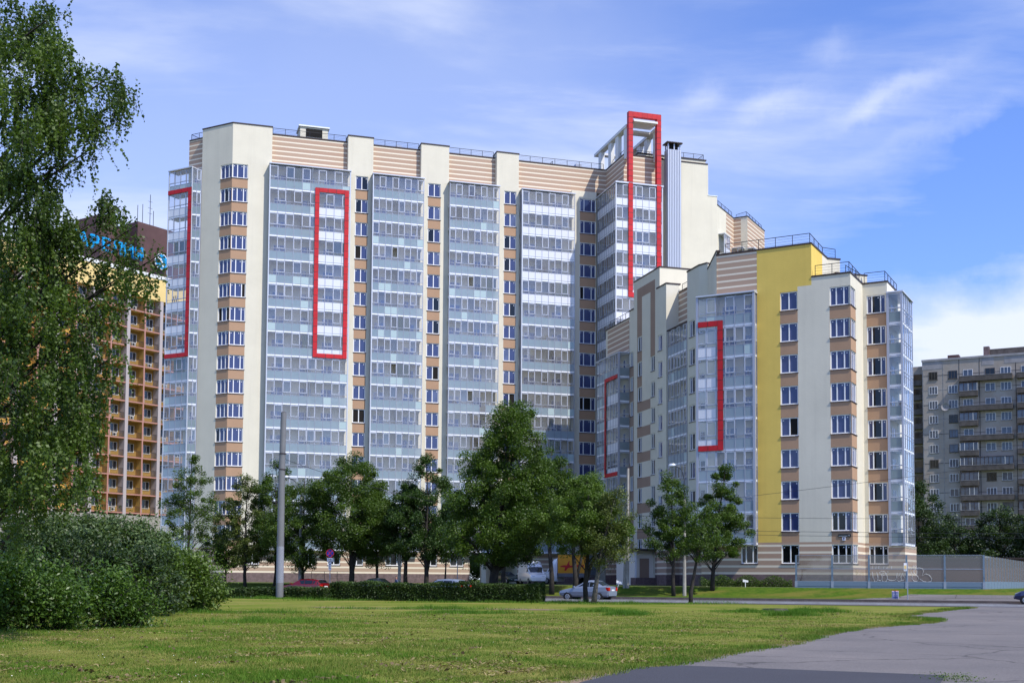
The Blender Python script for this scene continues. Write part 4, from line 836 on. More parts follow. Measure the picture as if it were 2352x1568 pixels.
# ================================================================== OLD PANEL BLOCK on the right
M['panelc'] = mat('weathered_panel', (.33, .275, .225), .95, nscale=.35, col2=(.40, .365, .325), bump=.4, bscale=3); M['panel_l'] = mat('patched_panel', (.34, .32, .32), .95, noise=.25, nscale=.8)
M['seam'] = mat('panel_joint', (.05, .045, .045), .9); M['seam_w'] = mat('sealed_joint', (.30, .29, .29), .9, noise=.5, nscale=3); M['balc'] = mat('dirty_balcony', (.11, .095, .085), .95, noise=.35, nscale=1.2)
M['pane2'] = mat('reflecting_pane', (.07, .09, .13), .08, noise=.8, nscale=.5, spec=.7)
PF = Fr((77.19, 228.0), 118.5); old = empty('panel_block', (77.19, 228.0, 1.2), 'grey weathered concrete panel block with dark balconies at the right edge', 'building')
pw = MB(old.location); pw.fbox(PF, 0, 30, -13, 0, 1.2, 43.1, 'panelc'); pw.fbox(PF, -2.4, 0, -13, -1.6, 1.2, 42.6, 'panelc'); pw.fbox(PF, -.1, 30.1, -13.1, .15, 43.1, 43.5, 'panel_l')
pw.fbox(PF, 0, 3.6, 0, .03, 41.6, 43.1, 'panel_l'); pw.fbox(PF, 10.6, 12.7, 0, .03, 41.7, 43.1, 'panel_l'); pw.fbox(PF, 14.5, 19, 0, .03, 41.75, 43.1, 'panel_l')
for i in range(16): z = 1.2+.6+2.755*i; pw.fbox(PF, 0, 6.6, 0, .02, z-.04, z+.05, 'seam_w' if i % 2 else 'seam'); pw.fbox(PF, 6.6, 30, 0, .021, z-.04, z+.03, 'seam')
for s in (.15, 3.75, 6.6, 10.15, 16.4, 23): pw.fbox(PF, s-.05, s+.05, 0, .024, 1.2, 43.1, 'seam_w' if s < 5 else 'seam')
pw.build('wall', old)
rw = MB(old.location); rw.fbox(PF, 4.3, 6.3, -4, -2, 43.5, 44.4, 'hbrown'); rw.fbox(PF, 10.6, 11.6, -4, -2.5, 43.5, 45.6, 'plinth'); rw.fbox(PF, 11.6, 30, -6, -3, 43.5, 45.1, 'balc'); rw.build('rooftop_block', old)
def oldwin(wd, h, n, fk, pk):
    a, b = MB(), MB(); f = .07; a.fbox(LF, 0, wd, 0, .05, 0, f, fk); a.fbox(LF, 0, wd, 0, .05, h-f, h, fk)
    for i in range(n+1): x = i*(wd-f)/n; a.fbox(LF, x, x+f, 0, .052, f, h-f, fk)
    b.quad((.03, -.03, .03), (wd-.03, -.03, .03), (wd-.03, -.03, h-.03), (.03, -.03, h-.03), pk); a.fbox(LF, -.08, wd+.08, 0, .12, -.08, -.02, 'balc'); return a.mesh('window_frame'), b.mesh('window_pane')
OW = {}
rr = random.Random(11)
for i in range(12):
    z = 39.6-2.755*i
    for s, wd in ((1.2, 1.55), (4.7, 1.6), (7.3, 1.7), (11.15, 1.7), (13.8, 1.8), (17.3, 1.7), (20, 1.7), (24, 1.7)):
        fk = rr.choice(['pvc', 'pvc', 'wsteel', 'balc']); pk = 'pane2' if fk != 'balc' or rr.random() < .3 else 'darkglass'; n = rr.choice([2, 3, 3]); key = (wd, n, fk, pk)
        if key not in OW: OW[key] = oldwin(wd, 1.5, n, fk, pk)
        o = place('window', OW[key][0], old, old.location, PF, s=s, t=0, z=z); p = bpy.data.objects.new('pane', OW[key][1]); C.objects.link(p); p.parent = o
    if i % 2 == 0: bl = [(6.7, 15.9, 0), (16.6, 23, 1)]
    else: bl = [(6.7, 9.9, 0), (16.6, 19.9, 1)]
    for a, b, q in bl:
        m_ = MB(old.location); m_.fbox(PF, a, b, .03, 1.15, z-.85, z-.68, 'balc'); m_.fbox(PF, a, b, 1.05, 1.15, z-.68, z+.12, 'balc')
        for e in (a, b-.07): m_.fbox(PF, e, e+.07, .03, 1.06, z-.68, z+.1, 'balc')
        m_.fbox(PF, a-.02, b+.02, 1.03, 1.18, z+.12, z+.18, 'panel_l'); o = m_.build('balcony', old)
        if rr.random() < .55:      # home made glazing
            g_ = MB(old.location); e = min(b, a+3.2 if rr.random() < .5 else b); n = int((e-a)/.7)
            for w_ in range(n+1): x = a+(e-a-.08)*w_/n; g_.fbox(PF, x, x+.08, 1.06, 1.12, z+.18, z+1.6, 'coping' if q or rr.random() < .5 else 'wsteel')
            g_.fbox(PF, a, e, 1.04, 1.14, z+1.55, z+1.66, 'coping'); g_.quad(PF.P(a, 1.09, z+.18), PF.P(e, 1.09, z+.18), PF.P(e, 1.09, z+1.55), PF.P(a, 1.09, z+1.55), 'pane2'); g_.build('balcony_glazing', old)
d_ = MB(old.location); c_ = PF.P(4.2, .9, 34.3)
for i in range(5): d_.tube([c_+PF.n*(-.25+.05*i), c_+PF.n*(-.2+.05*i)], [.25+.1*i, .35+.1*i], 'panel_l', 16, cap=i == 0)
d_.tube([PF.P(4.2, 0, 34.3), c_], .04, 'rail', 5); d_.build('satellite_dish', old)
for i in range(12):
    m_ = MB(old.location); z = 39.6-2.755*i; m_.fbox(PF, -2.3, -.1, -1.55, -.4, z-.8, z-.65, 'balc'); m_.fbox(PF, -2.3, -.1, -.5, -.4, z-.65, z+.2, 'balc'); m_.fbox(PF, -2.2, -.3, -1.59, -1.5, z+.2, z+1.5, 'darkglass'); m_.build('balcony', old)
gr_ = Fr((60, 150), 112); gg = empty('garage_row', (60, 150, 1.2), 'low dark red garage row under the trees on the right', 'garages'); gm = MB(gg.location); gm.fbox(gr_, -12, 60, -6, 0, 1.0, 4.6, 'hbrown'); gm.fbox(gr_, -12.2, 60.2, -6.2, .3, 4.6, 4.8, 'coping'); gm.build('wall', gg)
# ================================================================== STREET FURNITURE
M['bluegrey'] = mat('faded_blue', (.10, .12, .28), .6, noise=.3, nscale=6); M['acrylic'] = glass('noise_barrier_pane', (.62, .60, .58), .07, .09); M['barrier'] = mat('blue_grey_barrier', (.16, .22, .28), .5, metal=.2); M['barrier_l'] = mat('pale_barrier', (.30, .34, .40), .45, metal=.2)
M['frost'] = glass('frosted_barrier_pane', (.50, .52, .51), .08, .34); M['tagw'] = mat('pale_spray_paint', (.55, .55, .54), .6); M['tagy'] = mat('yellow_spray_paint', (.42, .34, .16), .6)
NF = Fr((23.42, 100.45), 110); nb_ = empty('noise_barrier', NF.P(0, 0, 1.2), 'clear noise barrier with pale graffiti before the striped ground floor', 'fence')
Lp = 2.882
for i in range(6):
    m_ = MB(nb_.location); s = i*Lp; m_.fbox(NF, s-.07, s+.07, -.08, .08, 1.0, 3.88, 'barrier'); m_.fbox(NF, s-.1, s+.1, -.1, .1, 1.0, 1.75, 'barrier_l'); m_.build('post', nb_)
for i in range(5):
    a, b = i*Lp+.07, (i+1)*Lp-.07; m_ = MB(nb_.location); m_.quad(NF.P(a, 0, 1.75), NF.P(b, 0, 1.75), NF.P(b, 0, 3.85), NF.P(a, 0, 3.85), 'acrylic'); o = m_.build('clear_panel', nb_)
    m_ = MB(nb_.location); m_.fbox(NF, a, b, -.03, .03, 2.74, 2.79, 'barrier_l'); m_.fbox(NF, a, b, -.02, .02, 3.85, 3.88, 'barrier_l'); m_.build('rail', nb_)
    m_ = MB(nb_.location)
    for q in range(3): m_.fbox(NF, a, b, -.05, .05+.02*(q % 2), 1.15+.2*q, 1.33+.2*q, 'barrier'); m_.fbox(NF, a, b, -.04, .045, 1.33+.2*q, 1.35+.2*q, 'barrier_l')
    m_.build('base_panel', nb_)
def GP(x, y): return NF.P(2*Lp+(x-605)*.00335, .03, 1.12+(780-y)*.0035)
ST = [[(680, 380), (690, 450), (700, 520), (740, 600), (775, 605), (805, 570), (812, 520), (800, 440), (780, 390)], [(840, 400), (900, 360), (960, 370), (990, 420), (975, 455), (930, 460), (905, 430), (925, 395), (950, 410)], [(825, 570), (870, 580), (900, 545), (908, 480), (880, 430), (845, 405)], [(903, 550), (915, 590), (955, 612), (1000, 595), (1027, 540), (1022, 470), (995, 425), (1060, 375), (1030, 365)], [(1030, 550), (1120, 578), (1200, 565), (1240, 520), (1252, 400)], [(1235, 550), (1290, 600), (1340, 575), (1347, 520), (1330, 480)], [(1340, 572), (1400, 565), (1428, 510), (1400, 465), (1440, 415)],
      [(1690, 300), (1750, 285), (1830, 305), (1850, 360), (1815, 467), (1900, 420), (1980, 450), (2035, 530), (2015, 590), (1930, 610), (1840, 588), (1765, 540)], [(1560, 370), (1600, 450), (1582, 530), (1640, 590), (1700, 592), (1740, 530), (1720, 480), (1650, 420), (1620, 370), (1650, 330), (1695, 300), (1690, 250), (1660, 225)], [(1700, 345), (1700, 420), (1685, 460)], [(1590, 270), (1605, 245), (1640, 245), (1655, 275), (1635, 300), (1600, 298), (1590, 270)], [(1540, 250), (1580, 300), (1560, 340)], [(1285, 480), (1320, 400)], [(1350, 480), (1380, 400)]] + [[(x+10, 250), (x, 310)] for x in (675, 760, 825, 940, 1015, 1120)]
for k, SS in (('tagw', ST), ('tagy', [[(265, 350), (320, 330), (335, 395), (300, 450), (360, 395), (385, 445), (430, 400), (475, 405), (460, 460)], [(290, 410), (330, 370)]])):
    m_ = MB(nb_.location)
    for p in SS: m_.tube([GP(*q) for q in p], .021 if k == 'tagw' else .014, k, 5)
    m_.build('graffiti', nb_)
RF = Fr(NF.P(5*Lp, 0, 0)[:2], 28.5); rb2 = empty('noise_barrier', RF.P(0, 0, 1.2), 'frosted return run of the noise barrier receding at the right edge', 'fence')
for i in range(17):
    a, b = i*2.0+.12, (i+1)*2.0-.03; m_ = MB(rb2.location); m_.fbox(RF, a-.1, a-.03, -.06, .02, 1.0, 3.85, 'barrier'); m_.build('post', rb2)
    m_ = MB(rb2.location); m_.quad(RF.P(a-.03, 0, 1.8), RF.P(b, 0, 1.8), RF.P(b, 0, 3.82), RF.P(a-.03, 0, 3.82), 'frost'); m_.build('frosted_panel', rb2)
    m_ = MB(rb2.location); m_.fbox(RF, a-.03, b, -.03, .03, 1.1, 1.8, 'barrier'); m_.build('base_panel', rb2)

def lattice():
    mt = mat('diamond_coated_steel', (.16, .17, .20), .5); t = mt.node_tree; b = t.nodes['Principled BSDF']; L = t.links.new
    tc = N(t, 'ShaderNodeTexCoord'); s = N(t, 'ShaderNodeSeparateXYZ'); L(tc.outputs['Object'], s.inputs[0]); at = N(t, 'ShaderNodeMath', operation='ARCTAN2'); L(s.outputs[1], at.inputs[0]); L(s.outputs[0], at.inputs[1])
    res = []
    for sg in (1, -1):
        q = N(t, 'ShaderNodeMath', operation='MULTIPLY'); L(at.outputs[0], q.inputs[0]); q.inputs[1].default_value = 3.5*sg; a = N(t, 'ShaderNodeMath', operation='MULTIPLY_ADD'); L(s.outputs[2], a.inputs[0]); a.inputs[1].default_value = 9; L(q.outputs[0], a.inputs[2]); w_ = N(t, 'ShaderNodeMath', operation='PINGPONG'); L(a.outputs[0], w_.inputs[0]); w_.inputs[1].default_value = .5; lt = N(t, 'ShaderNodeMath', operation='LESS_THAN'); L(w_.outputs[0], lt.inputs[0]); lt.inputs[1].default_value = .12; res.append(lt)
    mx_ = N(t, 'ShaderNodeMath', operation='MAXIMUM'); L(res[0].outputs[0], mx_.inputs[0]); L(res[1].outputs[0], mx_.inputs[1]); m_ = N(t, 'ShaderNodeMix', data_type='RGBA'); L(mx_.outputs[0], m_.inputs[0]); m_.inputs[6].default_value = (.15, .16, .19, 1); m_.inputs[7].default_value = (.36, .37, .42, 1); L(m_.outputs[2], b.inputs['Base Color']); return mt
M['lattice'] = lattice()
bp = Vector((-16.0, 84.35, .28)); po_ = empty('mast', bp, 'thick grey painted steel mast rising from the hedge in front of the tall block', 'pole')
m_ = MB(bp); m_.tube([bp+Vector((0, 0, -.1)), bp+Vector((0, 0, 1.1))], [.262, .258], 'grey_pole', 20); m_.tube([bp+Vector((0, 0, 3.6)), bp+Vector((0, 0, 8.5)), bp+Vector((.06, 0, 12.9))], [.247, .225, .195], 'grey_pole', 20)
for z in (10.0, 8.9): m_.tube([bp+Vector((.03, 0, z)), bp+Vector((.03, 0, z+.07))], [.245, .245], 'coping', 16)
m_.tube([bp+Vector((.06, 0, 12.9)), bp+Vector((.06, 0, 12.94))], [.20, .17], 'coping', 16); m_.build('shaft', po_, smooth=False)
m_ = MB(bp); m_.tube([bp+Vector((0, 0, 1.1)), bp+Vector((0, 0, 3.6))], [.259, .248], 'lattice', 20); m_.build('diamond_sleeve', po_)
M['lamp'] = mat('lamp_housing', (.62, .64, .66), .3, metal=.4); M['steel_d'] = mat('dark_steel_tube', (.05, .06, .08), .5, metal=.3)
def lamp(x, y, z, zc, pts, label, group):
    b = Vector((x, y, z)); r_ = empty('street_lamp', b, label, 'street lamp', group); m_ = MB(b); m_.tube([b+Vector((0, 0, -.1)), Vector((x, y, zc))], [.155, .115], 'concrete', 8); m_.build('post', r_)
    P = [Vector((x, y, zc-.5))]+[Vector((x+dx, y, q)) for dx, q in pts]; m_ = MB(b); m_.tube(P, .05, 'steel_d', 8); m_.build('arm', r_)
    e = P[-1]; m_ = MB(b); m_.tube([e+Vector((.12, 0, .03)), e+Vector((-.05, 0, .04)), e+Vector((-.35, 0, -.02)), e+Vector((-.5, 0, -.06))], [.06, .15, .17, .06], 'lamp', 10); m_.build('lamp_head', r_, smooth=True)
lamp(14.1, 99.6, .47, 8.33, [(0, 10.0), (-.13, 10.6), (-.35, 10.9), (-.7, 11.1), (-.8, 11.12)], 'curved arm street lamp on a concrete post beside the leaning roadside trees', 'street lamps on the far verge')
lamp(-19.4, 111.9, .5, 9.2, [(0, 9.8), (-.25, 10.3), (-.8, 10.75), (-1.3, 10.95)], 'street lamp half hidden by the trees right of the thick mast', 'street lamps on the far verge')
def cpole(x, y, z, h, r, label, stub=True):
    b = Vector((x, y, z)); m_ = MB(b); m_.tube([b+Vector((0, 0, -.1)), b+Vector((.04, 0, h))], [r, r*.72], 'concrete', 8)
    m_.tube([b+Vector((.04, 0, h)), b+Vector((.04, 0, h+.08))], [r*.8, r*.8], 'coping', 8)
    if stub: m_.tube([b+Vector((-.26, .1, -.1)), b+Vector((-.16, .05, 3.2))], [.13, .11], 'concrete', 8)
    tag(m_.build('concrete_pole'), label, 'pole', 'bare concrete poles')
cpole(9.85, 103.8, 1.06, 10.2, .155, 'tall bare concrete pole in front of the courtyard corner'); cpole(-10.1, 109.9, .9, 7.5, .15, 'lower concrete pole between the dark lindens', False)
b = Vector((-16.21, 109.0, .39)); sg_ = empty('road_sign', b, 'no stopping sign with two white plates below it in front of the striped wall', 'road sign')
M['signblue'] = mat('sign_blue', (.02, .04, .35), .4); M['signred'] = mat('sign_red', (.55, .02, .03), .4)
m_ = MB(b); m_.tube([b, b+Vector((0, 0, 3.9))], .035, 'barrier_l', 8); m_.build('post', sg_)
SF = Fr((b.x, b.y), 100); c_ = b+Vector((0, 0, 3.56))+SF.n*.05; m_ = MB(b); m_.tube([c_, c_+SF.n*.02], [.38, .38], 'signred', 24); m_.tube([c_+SF.n*.02, c_+SF.n*.025], [.31, .31], 'signblue', 24)
for sg1 in (1, -1):
    u_ = (SF.d+Vector((0, 0, sg1))).normalized(); n_ = (SF.d*sg1*-1+Vector((0, 0, 1))).normalized() if sg1 == 1 else (SF.d+Vector((0, 0, 1))).normalized(); q0 = c_+SF.n*.03
    m_.add([q0+u_*.34+n_*.035, q0-u_*.34+n_*.035, q0-u_*.34-n_*.035, q0+u_*.34-n_*.035], [(0, 1, 2, 3)], 'signred')
m_.build('round_sign_face', sg_)
m_ = MB(b); m_.fbox(SF, -.27, .27, .04, .06, 2.79+.39, 3.14+.39, 'pvc'); m_.fbox(SF, -.16, .16, .06, .063, 3.38, 3.43, 'black'); m_.fbox(SF, -.2, .2, .06, .063, 3.24, 3.3, 'black'); m_.build('plate', sg_)
m_ = MB(b); m_.fbox(SF, -.13, .13, .04, .06, 2.44, 3.14, 'pvc'); m_.fbox(SF, -.02, .02, .06, .063, 2.62, 2.96, 'black')
for q, w_ in ((2.52, 1), (3.06, -1)): m_.add([SF.P(0, .064, q), SF.P(.07, .064, q+.12*w_), SF.P(-.07, .064, q+.12*w_)], [(0, 1, 2)], 'black')
m_.build('plate', sg_)
b = Vector((29.85, 92.05, .38)); bs = empty('bus_stop_sign', b, 'thin bus stop post with a small white and orange timetable plate', 'bus stop sign'); m_ = MB(b); m_.tube([b, b+Vector((0, 0, 2.85))], .035, 'barrier_l', 8); m_.build('post', bs)
BF = Fr((b.x, b.y), 100); m_ = MB(b); m_.fbox(BF, -.26, -.04, -.01, .02, 2.55, 3.15, 'pvc'); m_.fbox(BF, -.23, -.07, .02, .025, 2.70, 2.98, 'ochre_l'); m_.fbox(BF, -.23, -.07, .02, .026, 2.62, 2.68, 'green'); m_.build('plate', bs)
b = Vector((29.2, 92.9, .42)); bn = empty('litter_bin', b, 'square blue and white litter bin with an orange lid by the bus stop', 'bin'); m_ = MB(b); m_.fbox(Fr((b.x, b.y), 105), -.26, .22, -.2, .2, .45, 1.02, 'plate_w'); m_.fbox(Fr((b.x, b.y), 105), -.22, .18, -.18, .18, .37, .45, 'black'); m_.build('body', bn)
m_ = MB(b); Fb = Fr((b.x, b.y), 105); m_.fbox(Fb, -.24, .2, .2, .215, .48, .98, 'bluegrey')
for q in (.88, .76, .66): m_.fbox(Fb, -.2, .16, .215, .22, q, q+.025, 'plate_w')
m_.build('front_panel', bn); m_ = MB(b); m_.fbox(Fb, -.24, .2, -.18, .18, 1.02, 1.07, 'orange'); m_.build('lid', bn)
def stakesign(x, y, z, h, lean, label):
    b = Vector((x, y, z)); r_ = empty('stake_sign', b, label, 'sign'); m_ = MB(b); t_ = b+Vector((lean, 0, h)); m_.tube([b, t_], .03, 'pvc', 6); m_.build('stake', r_); f = Fr((t_.x, t_.y), 95)
    m_ = MB(b); v_ = [f.P(a, .04, t_.z+c+a*lean*.5*-1) for a, c in ((-.22, -.06), (.22, -.1), (.26, .06), (-.2, .16))]; v2 = [p+f.n*-.03 for p in v_]; m_.add(v_+v2, [(0, 1, 2, 3), (7, 6, 5, 4), (0, 4, 5, 1), (1, 5, 6, 2), (2, 6, 7, 3), (3, 7, 4, 0)], 'pvc'); m_.build('board', r_)
stakesign(19.69, 102.85, 1.2, .5, .0, 'small white stake sign in the grass before the plinth'); stakesign(8.55, 100.5, .42, 1.1, .3, 'tilted white stake sign behind the silver saloon')
m_ = MB((-4.87, 109.7, 1.2)); m_.tube([(-4.87, 109.7, 1.1), (-4.87, 109.7, 3.0)], .04, 'barrier_l', 8); tag(m_.build('marker_post'), 'thin pale post standing before the end of the striped ground floor', 'post')
def wire(p, q, sag, label, r=.018):
    p, q = Vector(p), Vector(q); m_ = MB(p); m_.tube([p.lerp(q, i/16)-Vector((0, 0, sag*4*(i/16)*(1-i/16))) for i in range(17)], r, 'rail', 4); tag(m_.build('overhead_wire'), label, 'wire', 'overhead wires along the road')
wire((9.9, 103.8, 7.2), (75, 80, 7.0), .5, 'upper overhead wire running right from the concrete pole'); wire((9.9, 103.8, 6.1), (75, 80, 5.6), .4, 'middle overhead wire running right from the concrete pole'); wire((9.9, 103.8, 5.8), (75, 80, 5.2), .4, 'lowest overhead wire running right from the concrete pole')
wire((14.1, 99.6, 8.0), (60, 88, 14), .3, 'overhead wire rising right from the curved street lamp'); wire((-16, 84.35, 10.0), (-2, 104, 7.6), .5, 'wire dropping from the thick mast into the linden crowns')

# ================================================================== VEHICLES
M['cglass'] = mat('car_glass', (.012, .016, .018), .05, spec=.7); M['taillight'] = mat('red_lamp_glass', (.45, .01, .01), .15, spec=.6); M['headlight'] = mat('clear_lamp_glass', (.6, .62, .65), .1, spec=.6); M['numberplate'] = mat('number_plate', (.7, .7, .7), .5); M['amber'] = mat('amber_lamp', (.6, .15, .01), .2)
def paint(name, c, r=.28): M[name] = mat(name, c, r, spec=.5, coat=.8, metal=.25); return name
paint('silver_paint', (.22, .26, .34)); paint('red_paint', (.17, .003, .008)); paint('blue_paint', (.018, .024, .085)); paint('dark_paint', (.018, .02, .022)); paint('green_paint', (.02, .045, .04)); paint('white_paint', (.86, .86, .88), .35)
def vehicle(name, label, cat, loc, heading, st_, col, wheels, wr, glazing, lights='both', wmax=.84, group=None, plate=True):
    """st_: stations (x, z_belt, z_top, half width at belt, half width at top); heading = direction of travel"""
    root = empty(name, loc, label, cat, group, rz=math.radians(90-heading)); sec = []
    for x, zb, zt, wb_, wt_ in st_:
        up = max(zt-zb, .0); lo = .28 if abs(x) < abs(st_[0][0])-.1 else .36
        half = [(wb_*.90, lo), (wb_, lo+.12), (wb_*1.03, lo+(zb-lo)*.55), (wb_, zb-.03), (wb_*.97 if up > .1 else wb_*.93, zb), (wt_+(wb_-wt_)*.12 if up > .1 else wb_*.7, zt-.09*min(1, up*5) if up > .1 else zb+.015), (wt_*.82 if up > .1 else wb_*.4, zt if up > .1 else zb+.03), (0, zt+.015 if up > .1 else zb+.04)]
        sec.append([(x, y, z) for y, z in half]+[(x, -y, z) for y, z in half[::-1][1:]])
    m_ = MB(); n = len(sec[0])
    for a, b in zip(sec[:-1], sec[1:]):
        for i in range(n-1): m_.quad(a[i], b[i], b[i+1], a[i+1], col)
        m_.quad(a[n-1], b[n-1], b[0], a[0], 'black')
    m_.add(sec[0], [tuple(range(n))], col); m_.add(sec[-1], [tuple(range(n))[::-1]], col)
    body = m_.build('body', root, smooth=False); body.location = (0, 0, 0)
    def pt(i, f, side, k0, g, out=.012):   # point on greenhouse side between station i,i+1 at fraction f; g 0 belt .. 1 roof
        a, b = sec[i], sec[i+1]; A = Vector(a[k0]).lerp(Vector(a[k0+1]), g); B = Vector(b[k0]).lerp(Vector(b[k0+1]), g); p = A.lerp(B, f); p.y = (p.y+out)*side; return p
    for gl in glazing:
        if gl[0] == 'side':
            for sd in (1, -1):
                i0, f0, f0t, i1, f1, f1t = gl[1:]; q = MB(); v_ = [pt(i0, f0, sd, 4, .10), pt(i1, f1, sd, 4, .10), pt(i1, f1t, sd, 4, .9), pt(i0, f0t, sd, 4, .9)]; q.add(v_, [(0, 1, 2, 3) if sd > 0 else (3, 2, 1, 0)], 'cglass'); o = q.build('side_window', root); o.location = (0, 0, 0)
        else:
            i = gl[1]; a, b = sec[i], sec[i+1]; q = MB(); sgn = gl[2]; L_ = []
            for kk, f in ((a, gl[3]), (b, gl[4])): pass
            A = [Vector(a[j]).lerp(Vector(b[j]), gl[3]) for j in range(5 if True else 4, n-5)]; B = [Vector(a[j]).lerp(Vector(b[j]), gl[4]) for j in range(5, n-5)]; off = Vector((sgn*.015, 0, .015)); A = [p+off for p in A]; B = [p+off for p in B]
            for j in range(len(A)-1): q.quad(A[j], B[j], B[j+1], A[j+1], 'cglass')
            o = q.build('windscreen' if sgn > 0 else 'rear_window', root); o.location = (0, 0, 0)
    xf, xr = st_[0][0], st_[-1][0]
    for x in wheels:
        for sd in (1, -1):
            q = MB(); q.tube([(x, sd*(wmax-.22), wr), (x, sd*(wmax+.005), wr)], [wr*1.17, wr*1.17], 'black', 20); o = q.build('wheel_arch', root); o.location = (0, 0, 0)
            q = MB(); q.tube([(x, sd*(wmax-.2), wr), (x, sd*(wmax+.0), wr), (x, sd*(wmax+.03), wr)], [wr, wr, wr*.93], 'rubber', 20); w_ = q.build('wheel', root); w_.location = (0, 0, 0)
            q = MB(); q.tube([(x, sd*(wmax+.028), wr), (x, sd*(wmax+.04), wr)], [wr*.66, wr*.6], 'chrome', 18)
            for a in range(7):
                an = 2*math.pi*a/7; c_ = Vector((x+math.cos(an)*wr*.36, sd*(wmax+.043), wr+math.sin(an)*wr*.36)); q.tube([c_, c_+Vector((0, sd*.003, 0))], [wr*.1]*2, 'black', 6)
            o = q.build('rim', w_); o.location = (0, 0, 0)
    zl = st_[1][1]-.12
    for sd in (1, -1):
        q = MB(); q.box(xf-.28, xf-.03, min(sd*.42, sd*.70), max(sd*.42, sd*.70), zl-.12, zl+.03, 'headlight'); o = q.build('headlight', root); o.location = (0, 0, 0)
        q = MB(); zb = st_[-2][1]; q.box(xr-.012, xr+.22, min(sd*.50, sd*(wmax-.04)), max(sd*.50, sd*(wmax-.04)), zb-.30, zb-.05, 'taillight'); o = q.build('tail_light', root); o.location = (0, 0, 0)
    q = MB(); q.box(xr-.02, xr+.02, -.25, .25, .72, .84, 'numberplate'); o = q.build('number_plate', root); o.location = (0, 0, 0)
    q = MB(); q.box(xf-.03, xf+.02, -.27, .27, .42, .54, 'numberplate'); o = q.build('number_plate', root); o.location = (0, 0, 0)
    for sd in (1, -1):
        q = MB(); i = glazing[0][1]; p = pt(i, .15, sd, 4, .1, .03); q.box(p.x-.02, p.x+.1, min(p.y, p.y+sd*.16), max(p.y, p.y+sd*.16), p.z, p.z+.13, col); o = q.build('wing_mirror', root); o.location = (0, 0, 0)
    return root
SED = [(2.02, .52, .52, .62, .5), (1.93, .70, .70, .74, .5), (1.6, .80, .80, .80, .6), (1.15, .88, .88, .83, .7), (.78, .94, .96, .84, .72), (.02, .96, 1.44, .84, .60), (-.5, .97, 1.50, .84, .60), (-.95, .99, 1.46, .84, .59), (-1.55, 1.03, 1.10, .82, .62), (-1.9, 1.03, 1.04, .78, .6), (-2.02, .92, .92, .72, .5)]
EST = [(2.35, .52, .52, .64, .5), (2.25, .70, .70, .78, .5), (1.8, .82, .82, .85, .6), (1.3, .90, .90, .88, .7), (.95, .95, .97, .89, .72), (.1, .96, 1.42, .89, .64), (-.6, .97, 1.46, .89, .64), (-1.5, .99, 1.43, .88, .63), (-1.9, 1.0, 1.37, .87, .62), (-2.28, 1.0, 1.04, .84, .62), (-2.37, .85, .85, .78, .5)]
HAT = [(1.95, .52, .52, .62, .5), (1.86, .72, .72, .76, .5), (1.5, .88, .88, .82, .6), (1.1, .97, .97, .83, .7), (.75, 1.02, 1.04, .84, .72), (.1, 1.03, 1.50, .84, .62), (-.6, 1.04, 1.56, .84, .62), (-1.3, 1.06, 1.50, .84, .61), (-1.75, 1.05, 1.12, .82, .62), (-1.9, .85, .85, .76, .5)]
GS = [('side', 4, .25, .85, 6, .0, .0), ('side', 6, .1, .1, 7, .05, -.1), ('front', 4, 1, .12, .9), ('rear', 7, -1, .15, .85)]
GSs = [('side', 4, .30, .92, 5, .92, .92), ('side', 6, .02, .02, 7, .35, .15), ('front', 4, 1, .12, .9), ('rear', 7, -1, .15, .85)]
GSe = [('side', 4, .30, .92, 5, .95, .95), ('side', 6, .02, .02, 6, .93, .93), ('side', 7, .05, .05, 8, .6, .2), ('front', 4, 1, .12, .9), ('rear', 8, -1, .15, .85)]
vehicle('parked_car', 'silver saloon car on the road behind two slanting tree trunks', 'car', (5.62, 90.0, .2), 298.5, SED, 'silver_paint', (1.25, -1.22), .29, GSs)
vehicle('parked_car', 'red estate car parked behind the low hedge beside the thick mast', 'car', (-18.5, 109.3, .2), 298.5, EST, 'red_paint', (1.45, -1.38), .32, GSe, wmax=.89)
vehicle('parked_car', 'silver estate car behind the hedge with only its roof showing', 'car', tuple(uvp(-14.0, 4.5, .26)), 298.5, EST, 'silver_paint', (1.45, -1.38), .32, GSe, wmax=.89)
vehicle('parked_car', 'dark saloon car behind the long hedge, only its roof showing', 'car', tuple(uvp(-20.5, 4.6, .26)), 298.5, SED, 'dark_paint', (1.25, -1.22), .29, GSs)
vehicle('parked_car', 'dark green car parked left of the white van', 'car', (-.6, 146.5, 1.2), 150, EST, 'green_paint', (1.45, -1.38), .32, GSe, wmax=.89)
vehicle('parked_car', 'blue hatchback entering at the right edge of the road', 'car', (37.75, 86.7, .2), 292, HAT, 'blue_paint', (1.2, -1.2), .30, GS)
VAN = [(2.62, .75, .75, .80, .7), (2.52, 1.02, 1.02, .90, .8), (1.75, 1.25, 1.27, .96, .8), (1.15, 1.28, 1.95, .98, .84), (.85, 1.3, 2.35, .98, .84), (.35, 1.35, 2.62, .98, .84), (-2.5, 1.35, 2.66, .98, .84), (-2.62, 1.3, 2.55, .96, .82)]
vn = vehicle('delivery_van', 'white high roof delivery van facing the road', 'van', (2.35, 139.5, 1.21), 165, VAN, 'white_paint', (1.75, -1.5), .33, [('side', 2, .35, .95, 3, .8, .3), ('front', 2, 1, .06, .97)], wmax=.97)
TRK = [(1.5, .75, .75, .80, .7), (1.42, 1.15, 1.15, .90, .8), (.85, 1.3, 1.32, .95, .8), (.3, 1.32, 2.1, .96, .84), (-.2, 1.35, 2.9, .96, .84), (-.65, 1.35, 3.05, .96, .9), (-.7, 1.3, 3.0, .96, .9)]
